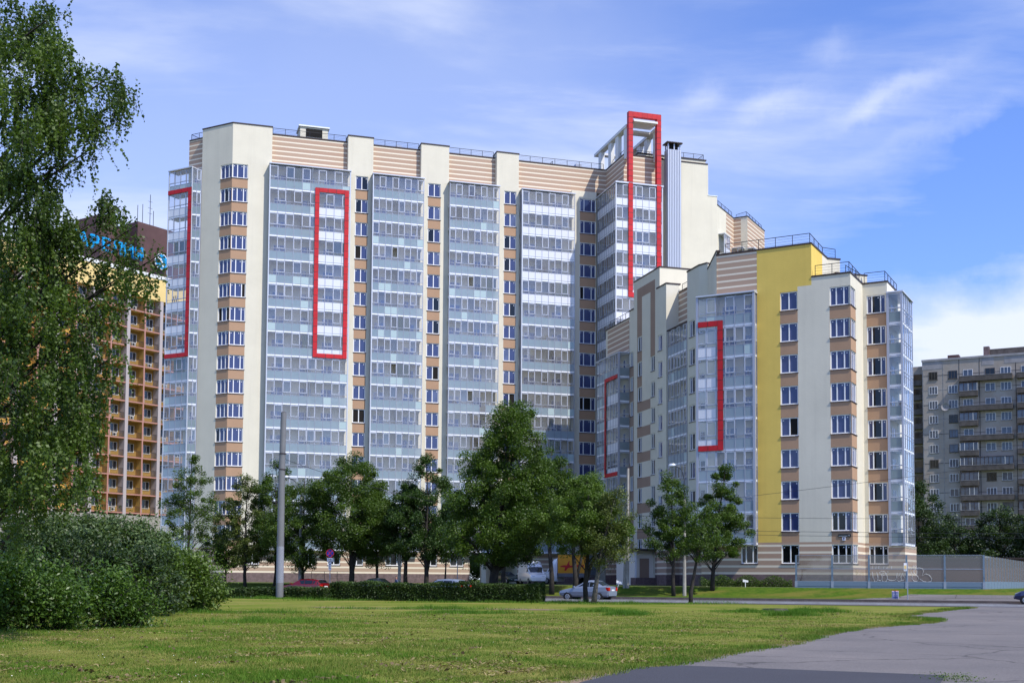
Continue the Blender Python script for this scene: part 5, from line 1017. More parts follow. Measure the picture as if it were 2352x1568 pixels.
tk = vehicle('box_truck', 'white cab truck with an orange box body parked right of the van', 'truck', (5.15, 143.6, 1.21), 298.5, TRK, 'white_paint', (.7, -3.2), .36, [('side', 2, .4, .9, 3, .6, .3), ('front', 2, 1, .06, .97)], wmax=.97)
M['truckor'] = mat('orange_truck_side', (.72, .30, .02), .5, noise=.1, nscale=.8)
q = MB(); q.box(-4.75, -.85, -1.05, 1.05, 1.05, 3.4, 'truckor'); q.box(-4.78, -.82, -1.07, 1.07, .85, 1.28, 'grey_pole'); q.box(-4.8, -4.75, -1.04, 1.04, 1.1, 3.38, 'barrier')
for z in (1.7, 2.3, 2.9): q.box(-4.83, -4.8, -1.04, 1.04, z, z+.04, 'coping')
o = q.build('box_body', tk); o.location = (0, 0, 0)
q = MB()     # red leaping shape on the side panel
P_l = [(-.95, 0), (-.45, .12), (-.1, .1), (.15, .55), (.3, .62), (.2, .3), (.35, .05), (.8, .12), (.6, -.15), (.1, -.2), (-.25, -.55), (-.42, -.5), (-.3, -.15), (-.9, -.1)]
q.add([(-2.1-x, 1.062, 2.1+z) for x, z in P_l], [tuple(range(len(P_l)))], 'red'); q.add([(-3.7-x*.7, 1.062, 2.15+z*.9) for x, z in P_l], [tuple(range(len(P_l)))], 'red'); o = q.build('side_graphic', tk); o.location = (0, 0, 0)

# ================================================================== PEDESTRIAN
M['shirt'] = mat('grey_blue_shirt', (.07, .09, .16), .85); M['skin'] = mat('skin', (.50, .28, .19), .6); M['hair'] = mat('dark_hair', (.03, .02, .015), .8); M['trousers'] = mat('dark_trousers', (.03, .035, .05), .85)
def person(loc, heading):
    root = empty('person', loc, 'person in a grey blue short sleeved shirt walking behind the hedge', 'person', rz=math.radians(90-heading))
    J = {'pel': (0, 0, .95, .15), 'wai': (0, 0, 1.1, .14), 'che': (.01, 0, 1.32, .165), 'nek': (.01, 0, 1.48, .06), 'hd1': (.03, 0, 1.57, .085), 'hd2': (.03, 0, 1.66, .10), 'hd3': (.02, 0, 1.73, .07)}
    E_ = [('pel', 'wai'), ('wai', 'che'), ('che', 'nek'), ('nek', 'hd1'), ('hd1', 'hd2'), ('hd2', 'hd3')]
    for s, n in ((1, 'l'), (-1, 'r')):
        J.update({n+'sh': (0, s*.19, 1.42, .065), n+'el': (-.05*s, s*.25, 1.14, .048), n+'wr': (.08*s, s*.26, .90, .032), n+'pa': (.10*s, s*.26, .82, .036), n+'hp': (0, s*.09, .92, .10), n+'kn': (.10*s, s*.10, .50, .07), n+'an': (.14*s-.04, s*.10, .09, .045), n+'to': (.14*s+.14, s*.11, .04, .035)})
        E_ += [('che', n+'sh'), (n+'sh', n+'el'), (n+'el', n+'wr'), (n+'wr', n+'pa'), ('pel', n+'hp'), (n+'hp', n+'kn'), (n+'kn', n+'an'), (n+'an', n+'to')]
        for f in range(5):
            dy = (f-2)*.016; J[n+'f%d' % f] = (.10*s+(.03 if f == 0 else 0), s*.26+dy, .74 if f not in (0, 4) else .765, .009); E_.append((n+'pa', n+'f%d' % f))
    keys = list(J); me = bpy.data.meshes.new('person_body'); me.from_pydata([J[k][:3] for k in keys], [(keys.index(a), keys.index(b)) for a, b in E_], []); o = bpy.data.objects.new('body', me); C.objects.link(o); o.parent = root
    md = o.modifiers.new('skin', 'SKIN'); md.use_smooth_shade = True; sd_ = o.modifiers.new('sub', 'SUBSURF'); sd_.levels = sd_.render_levels = 2
    for i, k in enumerate(keys): me.skin_vertices[0].data[i].radius = (J[k][3], J[k][3]); me.skin_vertices[0].data[i].use_root = (k == 'pel')
    dg = bpy.context.evaluated_depsgraph_get(); m2 = bpy.data.meshes.new_from_object(o.evaluated_get(dg)); o.modifiers.clear(); o.data = m2
    for k in ('skin', 'shirt', 'trousers', 'hair'): m2.materials.append(M[k])
    for p in m2.polygons:
        c = p.center; p.material_index = 3 if c.z > 1.66 or (c.z > 1.56 and c.x < -.02) else 0 if c.z > 1.47 or (abs(c.y) > .2 and c.z < 1.2) else 1 if c.z > .98 else 2
    return root
person((-9.9, 105.0, .2), 250)
# ================================================================== VEGETATION
def leaf_mat(name, dark, light, trans=.28, rough=.5):
    mt = bpy.data.materials.new(name); mt.use_nodes = True; t = mt.node_tree; b = t.nodes['Principled BSDF']; L = t.links.new; out = t.nodes['Material Output']
    at = N(t, 'ShaderNodeAttribute', attribute_name='tint'); mx = N(t, 'ShaderNodeMix', data_type='RGBA'); L(at.outputs['Fac'], mx.inputs[0]); mx.inputs[6].default_value = (*dark, 1); mx.inputs[7].default_value = (*light, 1)
    L(mx.outputs[2], b.inputs['Base Color']); b.inputs['Roughness'].default_value = rough; b.inputs['Specular IOR Level'].default_value = .35
    tr = N(t, 'ShaderNodeBsdfTranslucent'); br_ = N(t, 'ShaderNodeMix', data_type='RGBA', blend_type='MULTIPLY'); br_.inputs[0].default_value = 1; L(mx.outputs[2], br_.inputs[6]); br_.inputs[7].default_value = (1.3, 1.5, .6, 1); L(br_.outputs[2], tr.inputs[0])
    ms_ = N(t, 'ShaderNodeMixShader'); ms_.inputs[0].default_value = trans; L(b.outputs[0], ms_.inputs[1]); L(tr.outputs[0], ms_.inputs[2]); L(ms_.outputs[0], out.inputs[0]); return mt
M['leaf'] = leaf_mat('linden_leaf', (.030, .062, .010), (.100, .160, .022), .32); M['leaf_l'] = leaf_mat('light_leaf', (.045, .085, .012), (.13, .20, .03)); M['leaf_b'] = leaf_mat('birch_leaf', (.032, .062, .012), (.105, .16, .026), .32)
M['leaf_s'] = leaf_mat('silvery_leaf', (.028, .062, .010), (.17, .23, .09), .25, .45); M['leaf_d'] = leaf_mat('dark_leaf', (.016, .034, .010), (.05, .085, .02), .2); M['leaf_y'] = leaf_mat('dry_leaf', (.06, .055, .02), (.13, .12, .035), .25)
M['leaf_m'] = leaf_mat('glossy_bush_leaf', (.020, .050, .008), (.10, .18, .022), .25, .42); M['leaf_o'] = leaf_mat('olive_leaf', (.05, .065, .018), (.13, .165, .035), .3); M['leaf_e'] = leaf_mat('deep_green_leaf', (.022, .050, .012), (.070, .125, .022), .28); M['leaf_h'] = leaf_mat('hedge_leaf', (.022, .045, .010), (.075, .125, .022), .2); M['blade'] = leaf_mat('grass_blade', (.072, .150, .006), (.235, .21, .055), .25, .8); M['blade_g'] = leaf_mat('tall_grass_blade', (.060, .15, .006), (.13, .23, .02), .3, .7)
M['bark'] = mat('dark_bark', (.040, .034, .028), .95, noise=.4, nscale=4, bump=.8, bscale=12); M['bark_g'] = mat('grey_bark', (.11, .10, .085), .95, noise=.45, nscale=5, bump=.8, bscale=12); M['birchbark'] = mat('birch_bark', (.45, .43, .40), .8, noise=.7, nscale=5)
def leaf_obj(name, ctr, size, k, parent=None, tint=None, up=.5, aspect=.62, seed=1, org=(0, 0, 0)):
    rg = np.random.default_rng(seed); n = len(ctr); nr = rg.normal(size=(n, 3)); nr[:, 2] = np.abs(nr[:, 2])+up; nr /= np.linalg.norm(nr, axis=1)[:, None]
    a = rg.normal(size=(n, 3)); a -= nr*(a*nr).sum(1)[:, None]; a /= np.linalg.norm(a, axis=1)[:, None]; b = np.cross(nr, a); s = size*rg.uniform(.65, 1.25, n)[:, None]
    P = np.stack([ctr+a*s*.5, ctr+b*s*.5*aspect+nr*s*.06, ctr-a*s*.5, ctr-b*s*.5*aspect+nr*s*.06], 1)-np.array(org); me = bpy.data.meshes.new(name)
    me.vertices.add(4*n); me.vertices.foreach_set('co', P.reshape(-1).astype(np.float32)); me.loops.add(4*n); me.loops.foreach_set('vertex_index', np.arange(4*n, dtype=np.int32)); me.polygons.add(n); me.polygons.foreach_set('loop_start', np.arange(0, 4*n, 4, dtype=np.int32)); me.polygons.foreach_set('loop_total', np.full(n, 4, dtype=np.int32))
    at = me.attributes.new('tint', 'FLOAT', 'FACE'); tt = rg.uniform(0, 1, n)**1.6 if tint is None else np.clip(tint*.6+rg.uniform(0, 1, n)**1.6*.6, 0, 1); at.data.foreach_set('value', tt.astype(np.float32)); me.materials.append(M[k]); me.update(calc_edges=True)
    o = bpy.data.objects.new(name, me); C.objects.link(o)
    if parent: o.parent = parent
    else: o.location = org
    return o
DENS = {21: 1.7, 31: 1.7, 36: 1.5, 37: 1.9, 38: 1.8, 50: 2, 51: 2, 52: 2, 53: 2, 54: 2, 55: 2}; WID = {21: 1.15, 31: 1.0, 36: 1.0, 37: 1.2, 38: 1.15}
def tree(name, label, cat, group, x, y, z, h, rad, cb, seed, n=9000, size=.15, k='leaf', prof=None, lean=(0, 0), clump=.55, nc=110, tr=.17, bark='bark', droop=0, fork=False):
    rg = np.random.default_rng(seed); b = Vector((x, y, z)); root = empty(name, b, label, cat, group)
    n = int(n*DENS.get(seed, 2.5)); rad = rad*WID.get(seed, 1.36); nc = int(nc*1.35)
    prof = prof or [(0, .35), (.12, .78), (.3, 1), (.55, .92), (.78, .62), (.92, .32), (1, .08)]; ph = [p[0] for p in prof]; pr = [p[1] for p in prof]
    def axis(q): return np.array([lean[0]*q**1.2, lean[1]*q**1.2, 0])   # q: 0..1 of full height
    ang_noise = rg.uniform(.72, 1.18, (9, 7)); cs = []
    while len(cs) < nc:
        f = rg.uniform(); R = float(np.interp(f, ph, pr))
        if rg.uniform() > R**1.3+.05: continue
        a = rg.uniform(0, 2*math.pi); nz_ = ang_noise[int(f*8.99), int(a/(2*math.pi)*6.99)]; r = rad*R*nz_*math.sqrt(rg.uniform(.08, 1)); q = (cb+(h-cb)*f*.97)/h; ax = axis(q); cs.append((x+ax[0]+r*math.cos(a), y+ax[1]+r*math.sin(a), z+cb+(h-cb)*f*.97-droop*(r/rad)**2, r))
    cs = np.array(cs); w_ = rg.uniform(.4, 1.6, nc)*(1 if clump > .45 else 1); cnt = rg.multinomial(n, w_/w_.sum()); L_ = []; T_ = []
    for c, m_ in zip(cs, cnt):
        sg_ = clump*rg.uniform(.6, 1.5)*(.5+.5*min(1, rad/2.2)); p = rg.normal(size=(m_, 3)); p /= (np.linalg.norm(p, axis=1)[:, None]+1e-6); p *= (rg.uniform(.1, 1.05, m_)**.6)[:, None]; L_.append(c[:3]+p*[sg_, sg_, sg_*.8]); T_.append(np.full(m_, rg.uniform(0, 1)))
    pts = np.concatenate(L_); tin = np.concatenate(T_); leaf_obj('crown', pts, size, k, root, tin, seed=seed, org=tuple(b))
    m_ = MB(b); hs = [0, .12, .35, .6, .8, .97]; wob = rg.normal(0, .05, (6, 2))*h*.12; P = [b+Vector((axis(q)[0]+(wob[i][0] if 0 < i else 0), axis(q)[1]+(wob[i][1] if i else 0), h*q)) for i, q in enumerate(hs)]; P[0] -= Vector((0, 0, .15)); m_.tube(P, [tr*1.25, tr, tr*.72, tr*.45, tr*.25, .02], bark, 9)
    if fork: m_.tube([P[1], P[1]+Vector((.45, .1, h*.18)), P[2]+Vector((.8, .2, h*.12))], [tr*.7, tr*.5, .05], bark, 8)
    for c in cs[rg.choice(nc, min(nc, 34), replace=False)]:
        q = max(.14, min(.93, (c[2]-z)/h-c[3]/h*.9)); i = max(j for j in range(6) if hs[j] <= q); f = (q-hs[i])/(hs[min(5, i+1)]-hs[i]+1e-6) if i < 5 else 0; s = P[i].lerp(P[min(5, i+1)], f); e = Vector(c[:3]); md = s.lerp(e, .5)+Vector((0, 0, .12*c[3])); r0 = tr*.32*(1-q*.6); m_.tube([s, md, e], [r0, r0*.6, .012], bark, 5, cap=False)
    m_.build('trunk', root, smooth=True); return root
LG = 'lindens along the far verge'
# (x, y, z, h, rad, crown base, seed, leaves)
tree('roadside_tree', 'slender sparse tree at the left end of the row, right of the big bush', 'tree', LG, -31.97, 120.05, 1.2, 13.2, 2.9, 4.2, 21, n=8500, size=.17, k='leaf', clump=.5, nc=85, lean=(.3, 0), tr=.15, prof=[(0, .9), (.25, 1), (.5, .85), (.72, .55), (.88, .30), (1, .10)])
tree('roadside_tree', 'small round young linden left of the thick mast', 'tree', LG, -27.6, 117.85, 1.2, 5.2, 1.9, 1.5, 22, n=6500, size=.15, tr=.1, clump=.5, nc=60)
tree('roadside_tree', 'tall dark linden with brownish inner twigs left of the thick mast', 'tree', LG, -25.0, 114.75, .64, 11.2, 2.0, 2.0, 23, n=10000, size=.16, k='leaf_o', clump=.5, tr=.15)
tree('roadside_tree', 'linden directly behind the thick mast', 'tree', LG, -22.4, 115.25, .92, 12.0, 2.2, 2.2, 24, n=12000, size=.16, tr=.11)
tree('roadside_tree', 'linden right of the thick mast with a street lamp in front', 'tree', LG, -19.3, 112.3, .5, 10.6, 2.7, 2.0, 25, n=13000, size=.16, tr=.19)
tree('roadside_tree', 'broadest linden of the verge row, trunk by the no stopping sign', 'tree', LG, -14.6, 111.2, .64, 12.5, 3.5, 3.3, 26, n=24000, size=.17, tr=.24, clump=.65, nc=170, fork=True)
tree('roadside_tree', 'slim linden right of the broadest one, above the dark car', 'tree', LG, -12.3, 111.6, .92, 9.3, 1.9, 2.1, 27, n=9500, size=.16, tr=.13, lean=(-.3, 0))
tree('roadside_tree', 'shorter dark linden with a forked trunk above the long hedge', 'tree', LG, -9.5, 110.1, .64, 9.8, 1.9, 2.9, 28, n=10000, size=.16, k='leaf_e', tr=.19)
tree('roadside_tree', 'tall narrow topped linden left of the tallest tree', 'tree', LG, -7.6, 108.65, .64, 12.2, 2.6, 2.8, 29, n=15500, size=.16, k='leaf_e', tr=.2, fork=True)
tree('roadside_tree', 'thin young linden just left of the pale marker post', 'tree', LG, -5.9, 109.2, .9, 7.0, 1.5, 2.5, 30, n=5000, size=.15, tr=.08)
tree('roadside_tree', 'tallest linden in the picture, standing in the long hedge', 'tree', None, -1.29, 80.9, .2, 13.45, 3.95, 2.6, 31, n=56000, size=.15, tr=.3, clump=.62, nc=290, lean=(1.45, 0), prof=[(0, .6), (.1, .93), (.26, 1), (.42, .98), (.56, .80), (.70, .68), (.84, .52), (.95, .32), (1, .14)])
tree('roadside_tree', 'linden hidden behind the tallest one by the green car', 'tree', LG, -.67, 107.1, .92, 9.5, 2.4, 4.8, 32, n=11000, size=.16, tr=.2)
tree('roadside_tree', 'dark linden behind the tallest one, trunk before the van', 'tree', LG, 3.4, 103.4, .47, 12.6, 2.3, 4.9, 33, n=14500, size=.16, k='leaf', tr=.2, lean=(-.3, 0))
tree('roadside_tree', 'linden in front of the orange truck', 'tree', LG, 5.3, 103.35, .5, 9.8, 2.3, 4.7, 34, n=12500, size=.155, k='leaf', tr=.22, fork=True)
tree('roadside_tree', 'light green near tree whose trunk crosses the silver saloon', 'tree', None, 4.75, 77.5, .28, 8.3, 2.15, 3.1, 35, n=16000, size=.13, k='leaf_l', tr=.15, clump=.5, lean=(.15, 0), fork=True)
tree('roadside_tree', 'leaning half dead tree with grey bare twigs beside the light green one', 'tree', None, 5.1, 76.0, .28, 7.6, 1.9, 2.3, 36, n=9500, size=.12, k='leaf_o', tr=.15, bark='bark_g', lean=(1.6, 0), clump=.5, nc=90)
tree('roadside_tree', 'open crowned tree left of the curved street lamp', 'tree', LG, 13.19, 99.4, .44, 10.2, 2.0, 3.0, 37, n=8500, size=.17, k='leaf', tr=.15, clump=.48, nc=60, lean=(-.25, 0))
tree('roadside_tree', 'small sparse near tree leaning right beside the street lamp', 'tree', None, 11.04, 75.3, .29, 6.1, 1.35, 2.7, 38, n=4600, size=.12, k='leaf', tr=.12, lean=(1.0, 0), clump=.4, nc=55)
tree('roadside_tree', 'tree with a narrow top leaning right before the yellow corner', 'tree', LG, 16.57, 100.8, .92, 10.5, 2.2, 2.7, 39, n=12500, size=.155, k='leaf', tr=.17, lean=(1.1, 0), prof=[(0, .6), (.12, 1), (.35, 1), (.55, .75), (.68, .42), (.85, .42), (1, .2)], clump=.45, nc=95)
BG = 'trees in front of the old panel block'
for i, (x, y, h, r_, k, lb) in enumerate([(56, 168, 15.5, 3.4, 'leaf_d', 'drooping tree between the yellow block and the panel block'), (62.5, 172, 9.5, 3.6, 'leaf_d', 'low dark tree nearest the drooping one on the right'), (68, 170, 11, 4.2, 'leaf_d', 'broad dark tree below the long balconies of the panel block'), (74, 166, 12.5, 4.5, 'leaf_d', 'tall dark tree second from the right edge'), (79.5, 168, 15, 5, 'leaf_d', 'tallest dark tree at the right edge'), (86, 170, 14, 5, 'leaf_d', 'dark tree cut off by the right edge')]):
    tree('background_tree', lb, 'tree', BG, x, y, 1.2, h, r_, 1.6, 50+i, n=9000, size=.3, k=k, clump=.95, nc=90, tr=.25)
for i, (x, y, h, lb) in enumerate([(-8, 196, 6.5, 'left of the trees seen through the passage under the block'), (-2, 199, 7, 'middle one of the trees seen through the passage under the block'), (3.5, 196, 6, 'right of the trees seen through the passage under the block')]):
    tree('background_tree', lb, 'tree', 'trees beyond the passage', x, y, 1.2, h, 4.4, .3, 60+i, n=9000, size=.28, k='leaf_l', clump=.9, nc=60, tr=.2)
# ---- bushes
def bush(label, blobs, n, size, k, seed, group='bushes at the left edge', up=.4, k2=None):
    rg = np.random.default_rng(seed); x, y = blobs[0][0], blobs[0][1]; b = Vector((x, y, zg(x, y))); root = empty('bush', b, label, 'bush', group); L_ = []; T_ = []
    vol = np.array([q[3]*q[4]*q[5] for q in blobs])**.75; cnt = (n*vol/vol.sum()).astype(int)
    for q, m_ in zip(blobs, cnt):
        nc = max(14, m_//150); d = rg.normal(size=(nc, 3)); d /= np.linalg.norm(d, axis=1)[:, None]; rr_ = rg.uniform(.40, 1.22, nc)**.6; c = np.array(q[:3])+d*rr_[:, None]*np.array(q[3:6]); c[:, 2] = np.abs(c[:, 2]-b.z)*.98+b.z+.05
        for cc in c:
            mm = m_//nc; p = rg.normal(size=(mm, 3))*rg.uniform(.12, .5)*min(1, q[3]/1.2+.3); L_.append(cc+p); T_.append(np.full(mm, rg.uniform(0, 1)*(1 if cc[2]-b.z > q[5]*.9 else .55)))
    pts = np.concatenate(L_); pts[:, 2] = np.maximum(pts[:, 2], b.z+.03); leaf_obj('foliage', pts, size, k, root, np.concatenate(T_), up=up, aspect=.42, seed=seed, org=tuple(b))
    m_ = MB(b)
    for i in range(26):
        q = blobs[rg.integers(len(blobs))]; e = Vector((q[0]+rg.normal()*q[3]*.5, q[1]+rg.normal()*q[4]*.4, q[2]+q[5]*rg.uniform(.3, .8))); s = Vector((q[0]+rg.normal()*.3, q[1]+rg.normal()*.3, b.z-.05)); m_.tube([s, s.lerp(e, .5)+Vector((0, 0, .2)), e], [.035, .025, .008], 'bark', 5, cap=False)
    m_.build('stems', root); return root
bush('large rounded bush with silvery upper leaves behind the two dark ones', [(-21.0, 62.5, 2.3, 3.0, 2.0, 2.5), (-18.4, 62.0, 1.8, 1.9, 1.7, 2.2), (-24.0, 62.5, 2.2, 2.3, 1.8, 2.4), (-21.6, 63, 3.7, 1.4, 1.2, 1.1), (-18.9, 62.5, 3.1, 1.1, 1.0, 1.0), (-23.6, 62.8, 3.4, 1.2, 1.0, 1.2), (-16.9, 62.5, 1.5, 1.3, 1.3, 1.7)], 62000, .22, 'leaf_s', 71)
bush('bright green rounded bush at the right end of the group', [(-16.6, 60.5, 1.4, 1.5, 1.4, 1.5), (-15.4, 60.8, 1.0, 1.0, 1.0, 1.2), (-17.9, 61, 1.3, 1.4, 1.3, 1.5)], 20000, .20, 'leaf_l', 72)
bush('dark leafy bush nearest the camera at the left edge', [(-16.2, 38.6, .9, 1.3, 1.2, 1.0), (-14.6, 39.2, .75, .95, .9, .8), (-17.9, 38.4, 1.2, 1.3, 1.3, 1.3), (-15.4, 40.2, 1.3, .9, .8, .75), (-17.0, 39.6, 1.7, .8, .8, .7)], 30000, .155, 'leaf_m', 73)
bush('narrow dark bush just right of the nearest one', [(-13.5, 41.3, .8, .75, .8, .95), (-12.8, 41.8, .55, .5, .5, .7)], 8500, .15, 'leaf_m', 74)
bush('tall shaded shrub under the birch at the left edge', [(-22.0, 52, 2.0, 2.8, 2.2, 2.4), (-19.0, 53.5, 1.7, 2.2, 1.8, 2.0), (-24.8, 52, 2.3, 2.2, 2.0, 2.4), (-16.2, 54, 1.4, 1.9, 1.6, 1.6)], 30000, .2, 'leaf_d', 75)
# ---- hedges
def hedge(label, p, q, wd, h, n, seed, k='leaf_h'):
    p, q = Vector(p), Vector(q); L = (q-p).length; d = (q-p).normalized(); nn = Vector((d.y, -d.x, 0)); rg = np.random.default_rng(seed); root = empty('hedge', p, label, 'hedge', 'clipped hedges by the road')
    m_ = MB(p); v_ = [p+d*a+nn*t_+Vector((0, 0, zz)) for zz in (-.05, h-.16) for a, t_ in ((.3, wd/2-.16), (L-.3, wd/2-.16), (L-.3, -wd/2+.16), (.3, -wd/2+.16))]; m_.add(v_, [(0, 1, 5, 4), (1, 2, 6, 5), (2, 3, 7, 6), (3, 0, 4, 7), (4, 5, 6, 7)], 'bark'); m_.build('branches', root)
    s = rg.uniform(0, L, n); f = rg.uniform(0, 1, n); face = rg.choice(3, n, p=[.42, .36, .22]); hh = h*(1+.06*np.sin(s*.9+seed)+.05*np.sin(s*2.7)); t_ = np.where(face == 0, wd/2, np.where(face == 1, rg.uniform(-1, 1, n)*wd/2, -wd/2)); zz = np.where(face == 1, hh, f*hh); t_ = t_+rg.normal(0, .06, n); en = rg.uniform(0, 1, n) < min(.3, 1.3/L); s = np.where(en, np.where(rg.uniform(0, 1, n) < .5, rg.uniform(0, .25, n), L-rg.uniform(0, .25, n)), s); t_ = np.where(en, rg.uniform(-.5, .5, n)*wd, t_); zz = np.where(en, rg.uniform(0, 1, n)*h, zz); zz = np.abs(zz+rg.normal(0, .05, n))
    P = np.array(p)+np.outer(s, np.array(d))+np.outer(t_, np.array(nn)); P[:, 2] += zz; leaf_obj('foliage', P, .10, k, root, np.clip(.5+.5*np.sin(s*3.1+np.floor(zz*4)), 0, 1)*.7, seed=seed, org=tuple(p))
hedge('long clipped hedge in front of the road, right of the red car', (-11.99, 82.2, .27), (1.96, 77.1, .27), 1.2, 1.1, 46000, 81)
hedge('lower clipped hedge between the thick mast and the long hedge', (-15.6, 84.9, .27), (-12.6, 83.7, .27), .9, .72, 9000, 82)
hedge('low clipped hedge piece just left of the thick mast', (-18.0, 85.3, .27), (-16.3, 84.9, .27), .8, .66, 5500, 83)
hedge('leftmost low clipped hedge piece beside the bushes', (-21.5, 86.9, .27), (-18.4, 85.7, .27), .9, .68, 8000, 84)
# tall weeds along the plinth of the lower block
rg = np.random.default_rng(5); n = 9000; s = rg.uniform(-8, .4, n); P = np.array([tuple(FR.P(a, .5+abs(rg.normal(0, .5)), 1.15)) for a in s]); P[:, 2] += rg.uniform(0, 1, n)**1.4*(.5+.6*np.abs(np.sin(s*1.3))); o = leaf_obj('plinth_weeds', P, .12, 'leaf', None, seed=6, org=tuple(FR.P(-4, 1, 1.2))); tag(o, 'dark green weeds growing along the stone plinth of the lower block', 'weeds', kind='stuff')
# ---- the birch
rg = np.random.default_rng(9); bx, by = -14.9, 33.6; broot = empty('birch_tree', (bx, by, 0), 'big birch with hanging twigs filling the left edge', 'tree')
def vp(X, Y, d): # rough world place of a spot in the crown, d metres away
    return np.array([(X-1176)/2800*d, d, 1.7+(1328-Y)/2800*d])
# crown masses: centre (x, z), half sizes, share of twigs
LB = [(10, 40, 120, 90, 9), (30, 170, 125, 120, 12), (0, 300, 125, 130, 12), (105, 215, 60, 62, 4.5), (205, 160, 45, 30, 1.7), (255, 205, 34, 38, 1.5), (178, 250, 48, 46, 2.2), (185, 330, 20, 42, .6), (108, 370, 32, 60, 1.2), (10, 450, 115, 110, 11), (88, 540, 55, 60, 3.6), (10, 610, 120, 110, 11), (160, 515, 50, 40, 2.2), (232, 470, 50, 26, 1.5), (275, 520, 34, 42, 1.0), (190, 580, 80, 48, 3.0), (275, 615, 48, 40, 1.5), (70, 720, 115, 100, 9), (200, 690, 66, 50, 2.6), (318, 655, 22, 28, .35), (170, 790, 80, 80, 4.2), (40, 850, 130, 110, 11), (232, 830, 38, 60, 1.1), (120, 940, 100, 90, 7), (30, 1000, 125, 110, 11), (170, 1030, 74, 66, 3.4), (85, 1100, 110, 70, 6), (10, 1150, 120, 90, 6), (195, 1100, 38, 42, .9), (345, 580, 18, 16, .25), (-60, 200, 110, 300, 6), (-60, 800, 110, 350, 6)]
tot = sum(q[4] for q in LB); NT = 7600; leaves, tl = [], []
tw = MB((bx, by, 0))
for q in LB:
    m_ = int(NT*q[4]/tot); cd = 33+rg.normal(0, .3)
    nsub = max(3, m_//20); sc_ = [(q[0]+(rg.uniform(-1, 1))*q[2], q[1]+rg.uniform(-1, 1)*q[3], cd+rg.normal(0, 1.0)*q[2]/80, rg.uniform(0, 1)) for _ in range(nsub)]
    sc_ = [s_ for s_ in sc_ if ((s_[0]-q[0])/q[2])**2+((s_[1]-q[1])/q[3])**2 < 1.05] or sc_[:2]
    for i in range(m_):
        s_ = sc_[rg.integers(len(sc_))]; p = vp(s_[0]+rg.normal()*9, s_[1]+rg.normal()*9, s_[2])+rg.normal(0, .13, 3)
        ln = rg.uniform(.35, .95); nl = int(ln/.046); dr = rg.normal(0, .16, 2); t_ = np.linspace(0, 1, nl)
        L_ = np.stack([p[0]+dr[0]*t_*ln*1.4, p[1]+dr[1]*t_*ln*1.4, p[2]-ln*t_*(.55+.45*t_)], 1)+rg.normal(0, .028, (nl, 3)); leaves.append(L_); tl.append(np.full(nl, s_[3]))
        if i % 6 == 0: tw.tube([p, (L_[nl//2]), L_[-1]], [.006, .005, .003], 'bark', 3, cap=False)
leaves = np.concatenate(leaves); tl = np.concatenate(tl); leaf_obj('crown', leaves, .098, 'leaf_b', broot, tl, up=.15, aspect=.75, seed=10, org=(bx, by, 0))
tw.build('twigs', broot)
tm = MB((bx, by, 0)); T_ = [Vector((bx, by, -.2)), Vector((bx+.1, by, 5)), Vector((bx-.1, by+.1, 10)), Vector((bx, by, 15)), Vector((bx+.1, by, 20))]; tm.tube(T_, [.27, .22, .16, .10, .04], 'birchbark', 12)
for q in LB:
    e = Vector(vp(q[0]+q[2]*.5, q[1]-q[3]*.2, 33)); sz = max(.5, e.z-abs(e.x-bx)*.65-.5); s = Vector((bx, by, sz)); mdp = s.lerp(e, .5)+Vector((0, 0, .35)); tm.tube([s, mdp, e, e+Vector((.25, 0, -.4))], [.06, .035, .015, .006], 'bark', 6, cap=False)
tm.build('trunk', broot, smooth=True)
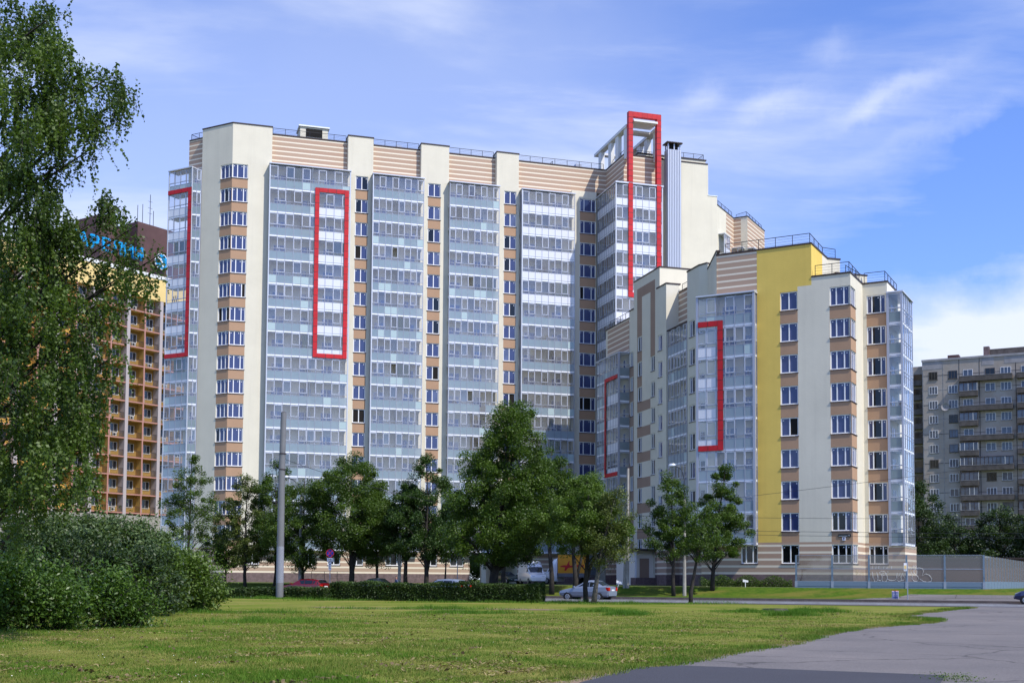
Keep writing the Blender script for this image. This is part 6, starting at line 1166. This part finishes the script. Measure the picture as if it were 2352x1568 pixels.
# ---- grass blades on the near lawn, taller tufts further back
rg = np.random.default_rng(12)
def lawn(name, label, n, y0, y1, hgt, wdt, seed, pick=None, pw=1.6, km='blade'):
    rg = np.random.default_rng(seed); y = y0+(y1-y0)*rg.uniform(0, 1, n)**pw; x = rg.uniform(-.47, .47, n)*y; x += 0
    if pick: x, y = pick(rg, n)
    du, dv_ = x-RO.x, y-RO.y; u = du*RU.x+dv_*RU.y; v = du*RV.x+dv_*RV.y; ue = np.interp(v, [q[0] for q in PE], [q[1] for q in PE]); keep = (u < ue+rg.normal(0, .05, n)-.02) & (v < -14.6); 
    if pick: keep = u < ue+.35
    if not pick: pt_ = np.sin(x*1.3+2*np.sin(y*.33))*np.sin(y*.61+1.7*np.sin(x*.41))+.5*np.sin(x*3.7+y*2.3); keep &= rg.uniform(0, 1, n) < np.clip(1.15-.9*np.clip(pt_-.25, 0, 1), .12, 1)
    x, y, v = x[keep], y[keep], v[keep]; n = len(x); z = np.interp(v, [q[0] for q in _ZP], [q[1] for q in _ZP]); patch = .9*np.sin(x*.9+1.3*np.sin(y*.5))*np.sin(y*.37+x*.2)+.5*np.sin(x*2.1+y*1.7+2*np.sin(x*.7))+.45*np.sin(x*4.3-y*3.1+1.5*np.sin(y*1.9)); tall = np.clip(.7+.35*patch, .3, 1.3)
    hh = hgt*rg.uniform(.5, 1.2, n)*tall; a = rg.uniform(0, 2*np.pi, n); dx, dy = np.cos(a)*wdt, np.sin(a)*wdt; lx, ly = rg.normal(0, .4, n)*hh, rg.normal(0, .4, n)*hh
    P = np.stack([np.stack([x-dx, y-dy, z-.005], 1), np.stack([x+dx, y+dy, z-.005], 1), np.stack([x+lx, y+ly, z+hh], 1)], 1); me = bpy.data.meshes.new(name)
    me.vertices.add(3*n); me.vertices.foreach_set('co', P.reshape(-1).astype(np.float32)); me.loops.add(3*n); me.loops.foreach_set('vertex_index', np.arange(3*n, dtype=np.int32)); me.polygons.add(n); me.polygons.foreach_set('loop_start', np.arange(0, 3*n, 3, dtype=np.int32)); me.polygons.foreach_set('loop_total', np.full(n, 3, dtype=np.int32))
    at = me.attributes.new('tint', 'FLOAT', 'FACE'); dry = np.clip(.35-.3*patch+.25*np.sin(x*.35+y*.9)+rg.normal(0, .25, n), 0, 1); at.data.foreach_set('value', dry.astype(np.float32)); me.materials.append(M[km]); me.update(calc_edges=True); o = bpy.data.objects.new(name, me); C.objects.link(o); return tag(o, label, 'grass', kind='stuff')
lawn('grass', 'short mown grass blades over the near lawn', 360000, 18.5, 62, .085, .009, 13)
def tufts(cs):
    def f(rg, n):
        c = np.array(cs)[rg.integers(len(cs), size=n)]; return c[:, 0]+rg.normal(size=n)*c[:, 2], c[:, 1]+rg.normal(size=n)*c[:, 3]
    return f
lawn('tall_grass', 'uncut greener grass tufts standing in the lawn', 30000, 0, 1, .26, .012, 14, pick=tufts([(-2.4, 60.5, 1.3, .5), (4.6, 62.8, 1.1, .5), (12.2, 62.5, .9, .5), (15.2, 63, 1.1, .6), (5.5, 59, .5, .4), (-16.0, 84.0, 1.2, .35), (-9, 47, 1.4, .5), (-5, 66, 2.5, .4), (13.5, 58.5, .6, .3), (-14, 60, 2, .6), (-8, 80.5, 3.5, .25), (0, 76.8, 3, .25), (8, 74.3, 3, .25)]), km='blade_g')
# rough untrimmed edge along the asphalt and the verge by the barrier
E_ = [tuple(uvp(u-.15, v))[:2]+(.25, .3) for v, u in PE if v > -69 and v < -16]
lawn('tall_grass', 'ragged grass edge hanging over the asphalt path', 26000, 0, 1, .13, .010, 15, pick=tufts(E_), km='blade')

wp = np.array([tuple(uvp(26.3+rg.normal(0, .25), -66.4+rg.normal(0, .5), .03)) for _ in range(420)]); wp[:, 2] += np.abs(rg.normal(0, .014, 420)); o = leaf_obj('weeds', wp, .035, 'leaf_l', None, seed=31, org=tuple(uvp(26.3, -66.4, 0))); tag(o, 'tuft of weeds growing in the seam at the end of the dark asphalt patch', 'weeds', kind='stuff')

# straw left by the mower, earth clods and clover heads
M['straw'] = leaf_mat('dry_straw', (.12, .085, .035), (.36, .29, .13), .1, .9); M['clod'] = leaf_mat('earth_clod', (.09, .06, .03), (.19, .14, .07), 0, .95); M['clover'] = mat('clover_flower', (.7, .7, .62), .8)
def scatter(n, k, size, seed, thr, hgt, label, name, freq=1.0, up=2.5, aspect=.25):
    rg = np.random.default_rng(seed); y = 18.5+46*rg.uniform(0, 1, n)**1.5; x = rg.uniform(-.46, .46, n)*y; du, dv_ = x-RO.x, y-RO.y; u = du*RU.x+dv_*RU.y; v = du*RV.x+dv_*RV.y; ue = np.interp(v, [q[0] for q in PE], [q[1] for q in PE])
    f = np.sin(x*freq*.8+seed+1.9*np.sin(y*.45*freq))*np.sin(y*.75*freq+1.3*np.sin(x*.6*freq))+.55*np.sin(x*2.9*freq-y*2.2*freq+seed); keep = (u < ue-.05) & (v < -15) & (f > thr+rg.normal(0, .22, n)); x, y, v = x[keep], y[keep], v[keep]
    z = np.interp(v, [q[0] for q in _ZP], [q[1] for q in _ZP])+rg.uniform(.01, hgt, len(x)); o = leaf_obj(name, np.stack([x, y, z], 1), size, k, None, None, up=up, aspect=aspect, seed=seed, org=(0, 40, 0)); return tag(o, label, 'grass', kind='stuff')
scatter(85000, 'straw', .11, 101, .50, .07, 'pale dry straw left in streaks on the mown lawn', 'mown_straw'); scatter(15000, 'clod', .10, 104, 1.0, .05, 'brown earth clods showing through the mown lawn', 'earth_clods', 1.2, 1.0, .8); scatter(1500, 'clover', .022, 107, .3, .09, 'white clover heads dotted over the lawn', 'clover_flowers', .6, .5, .9)
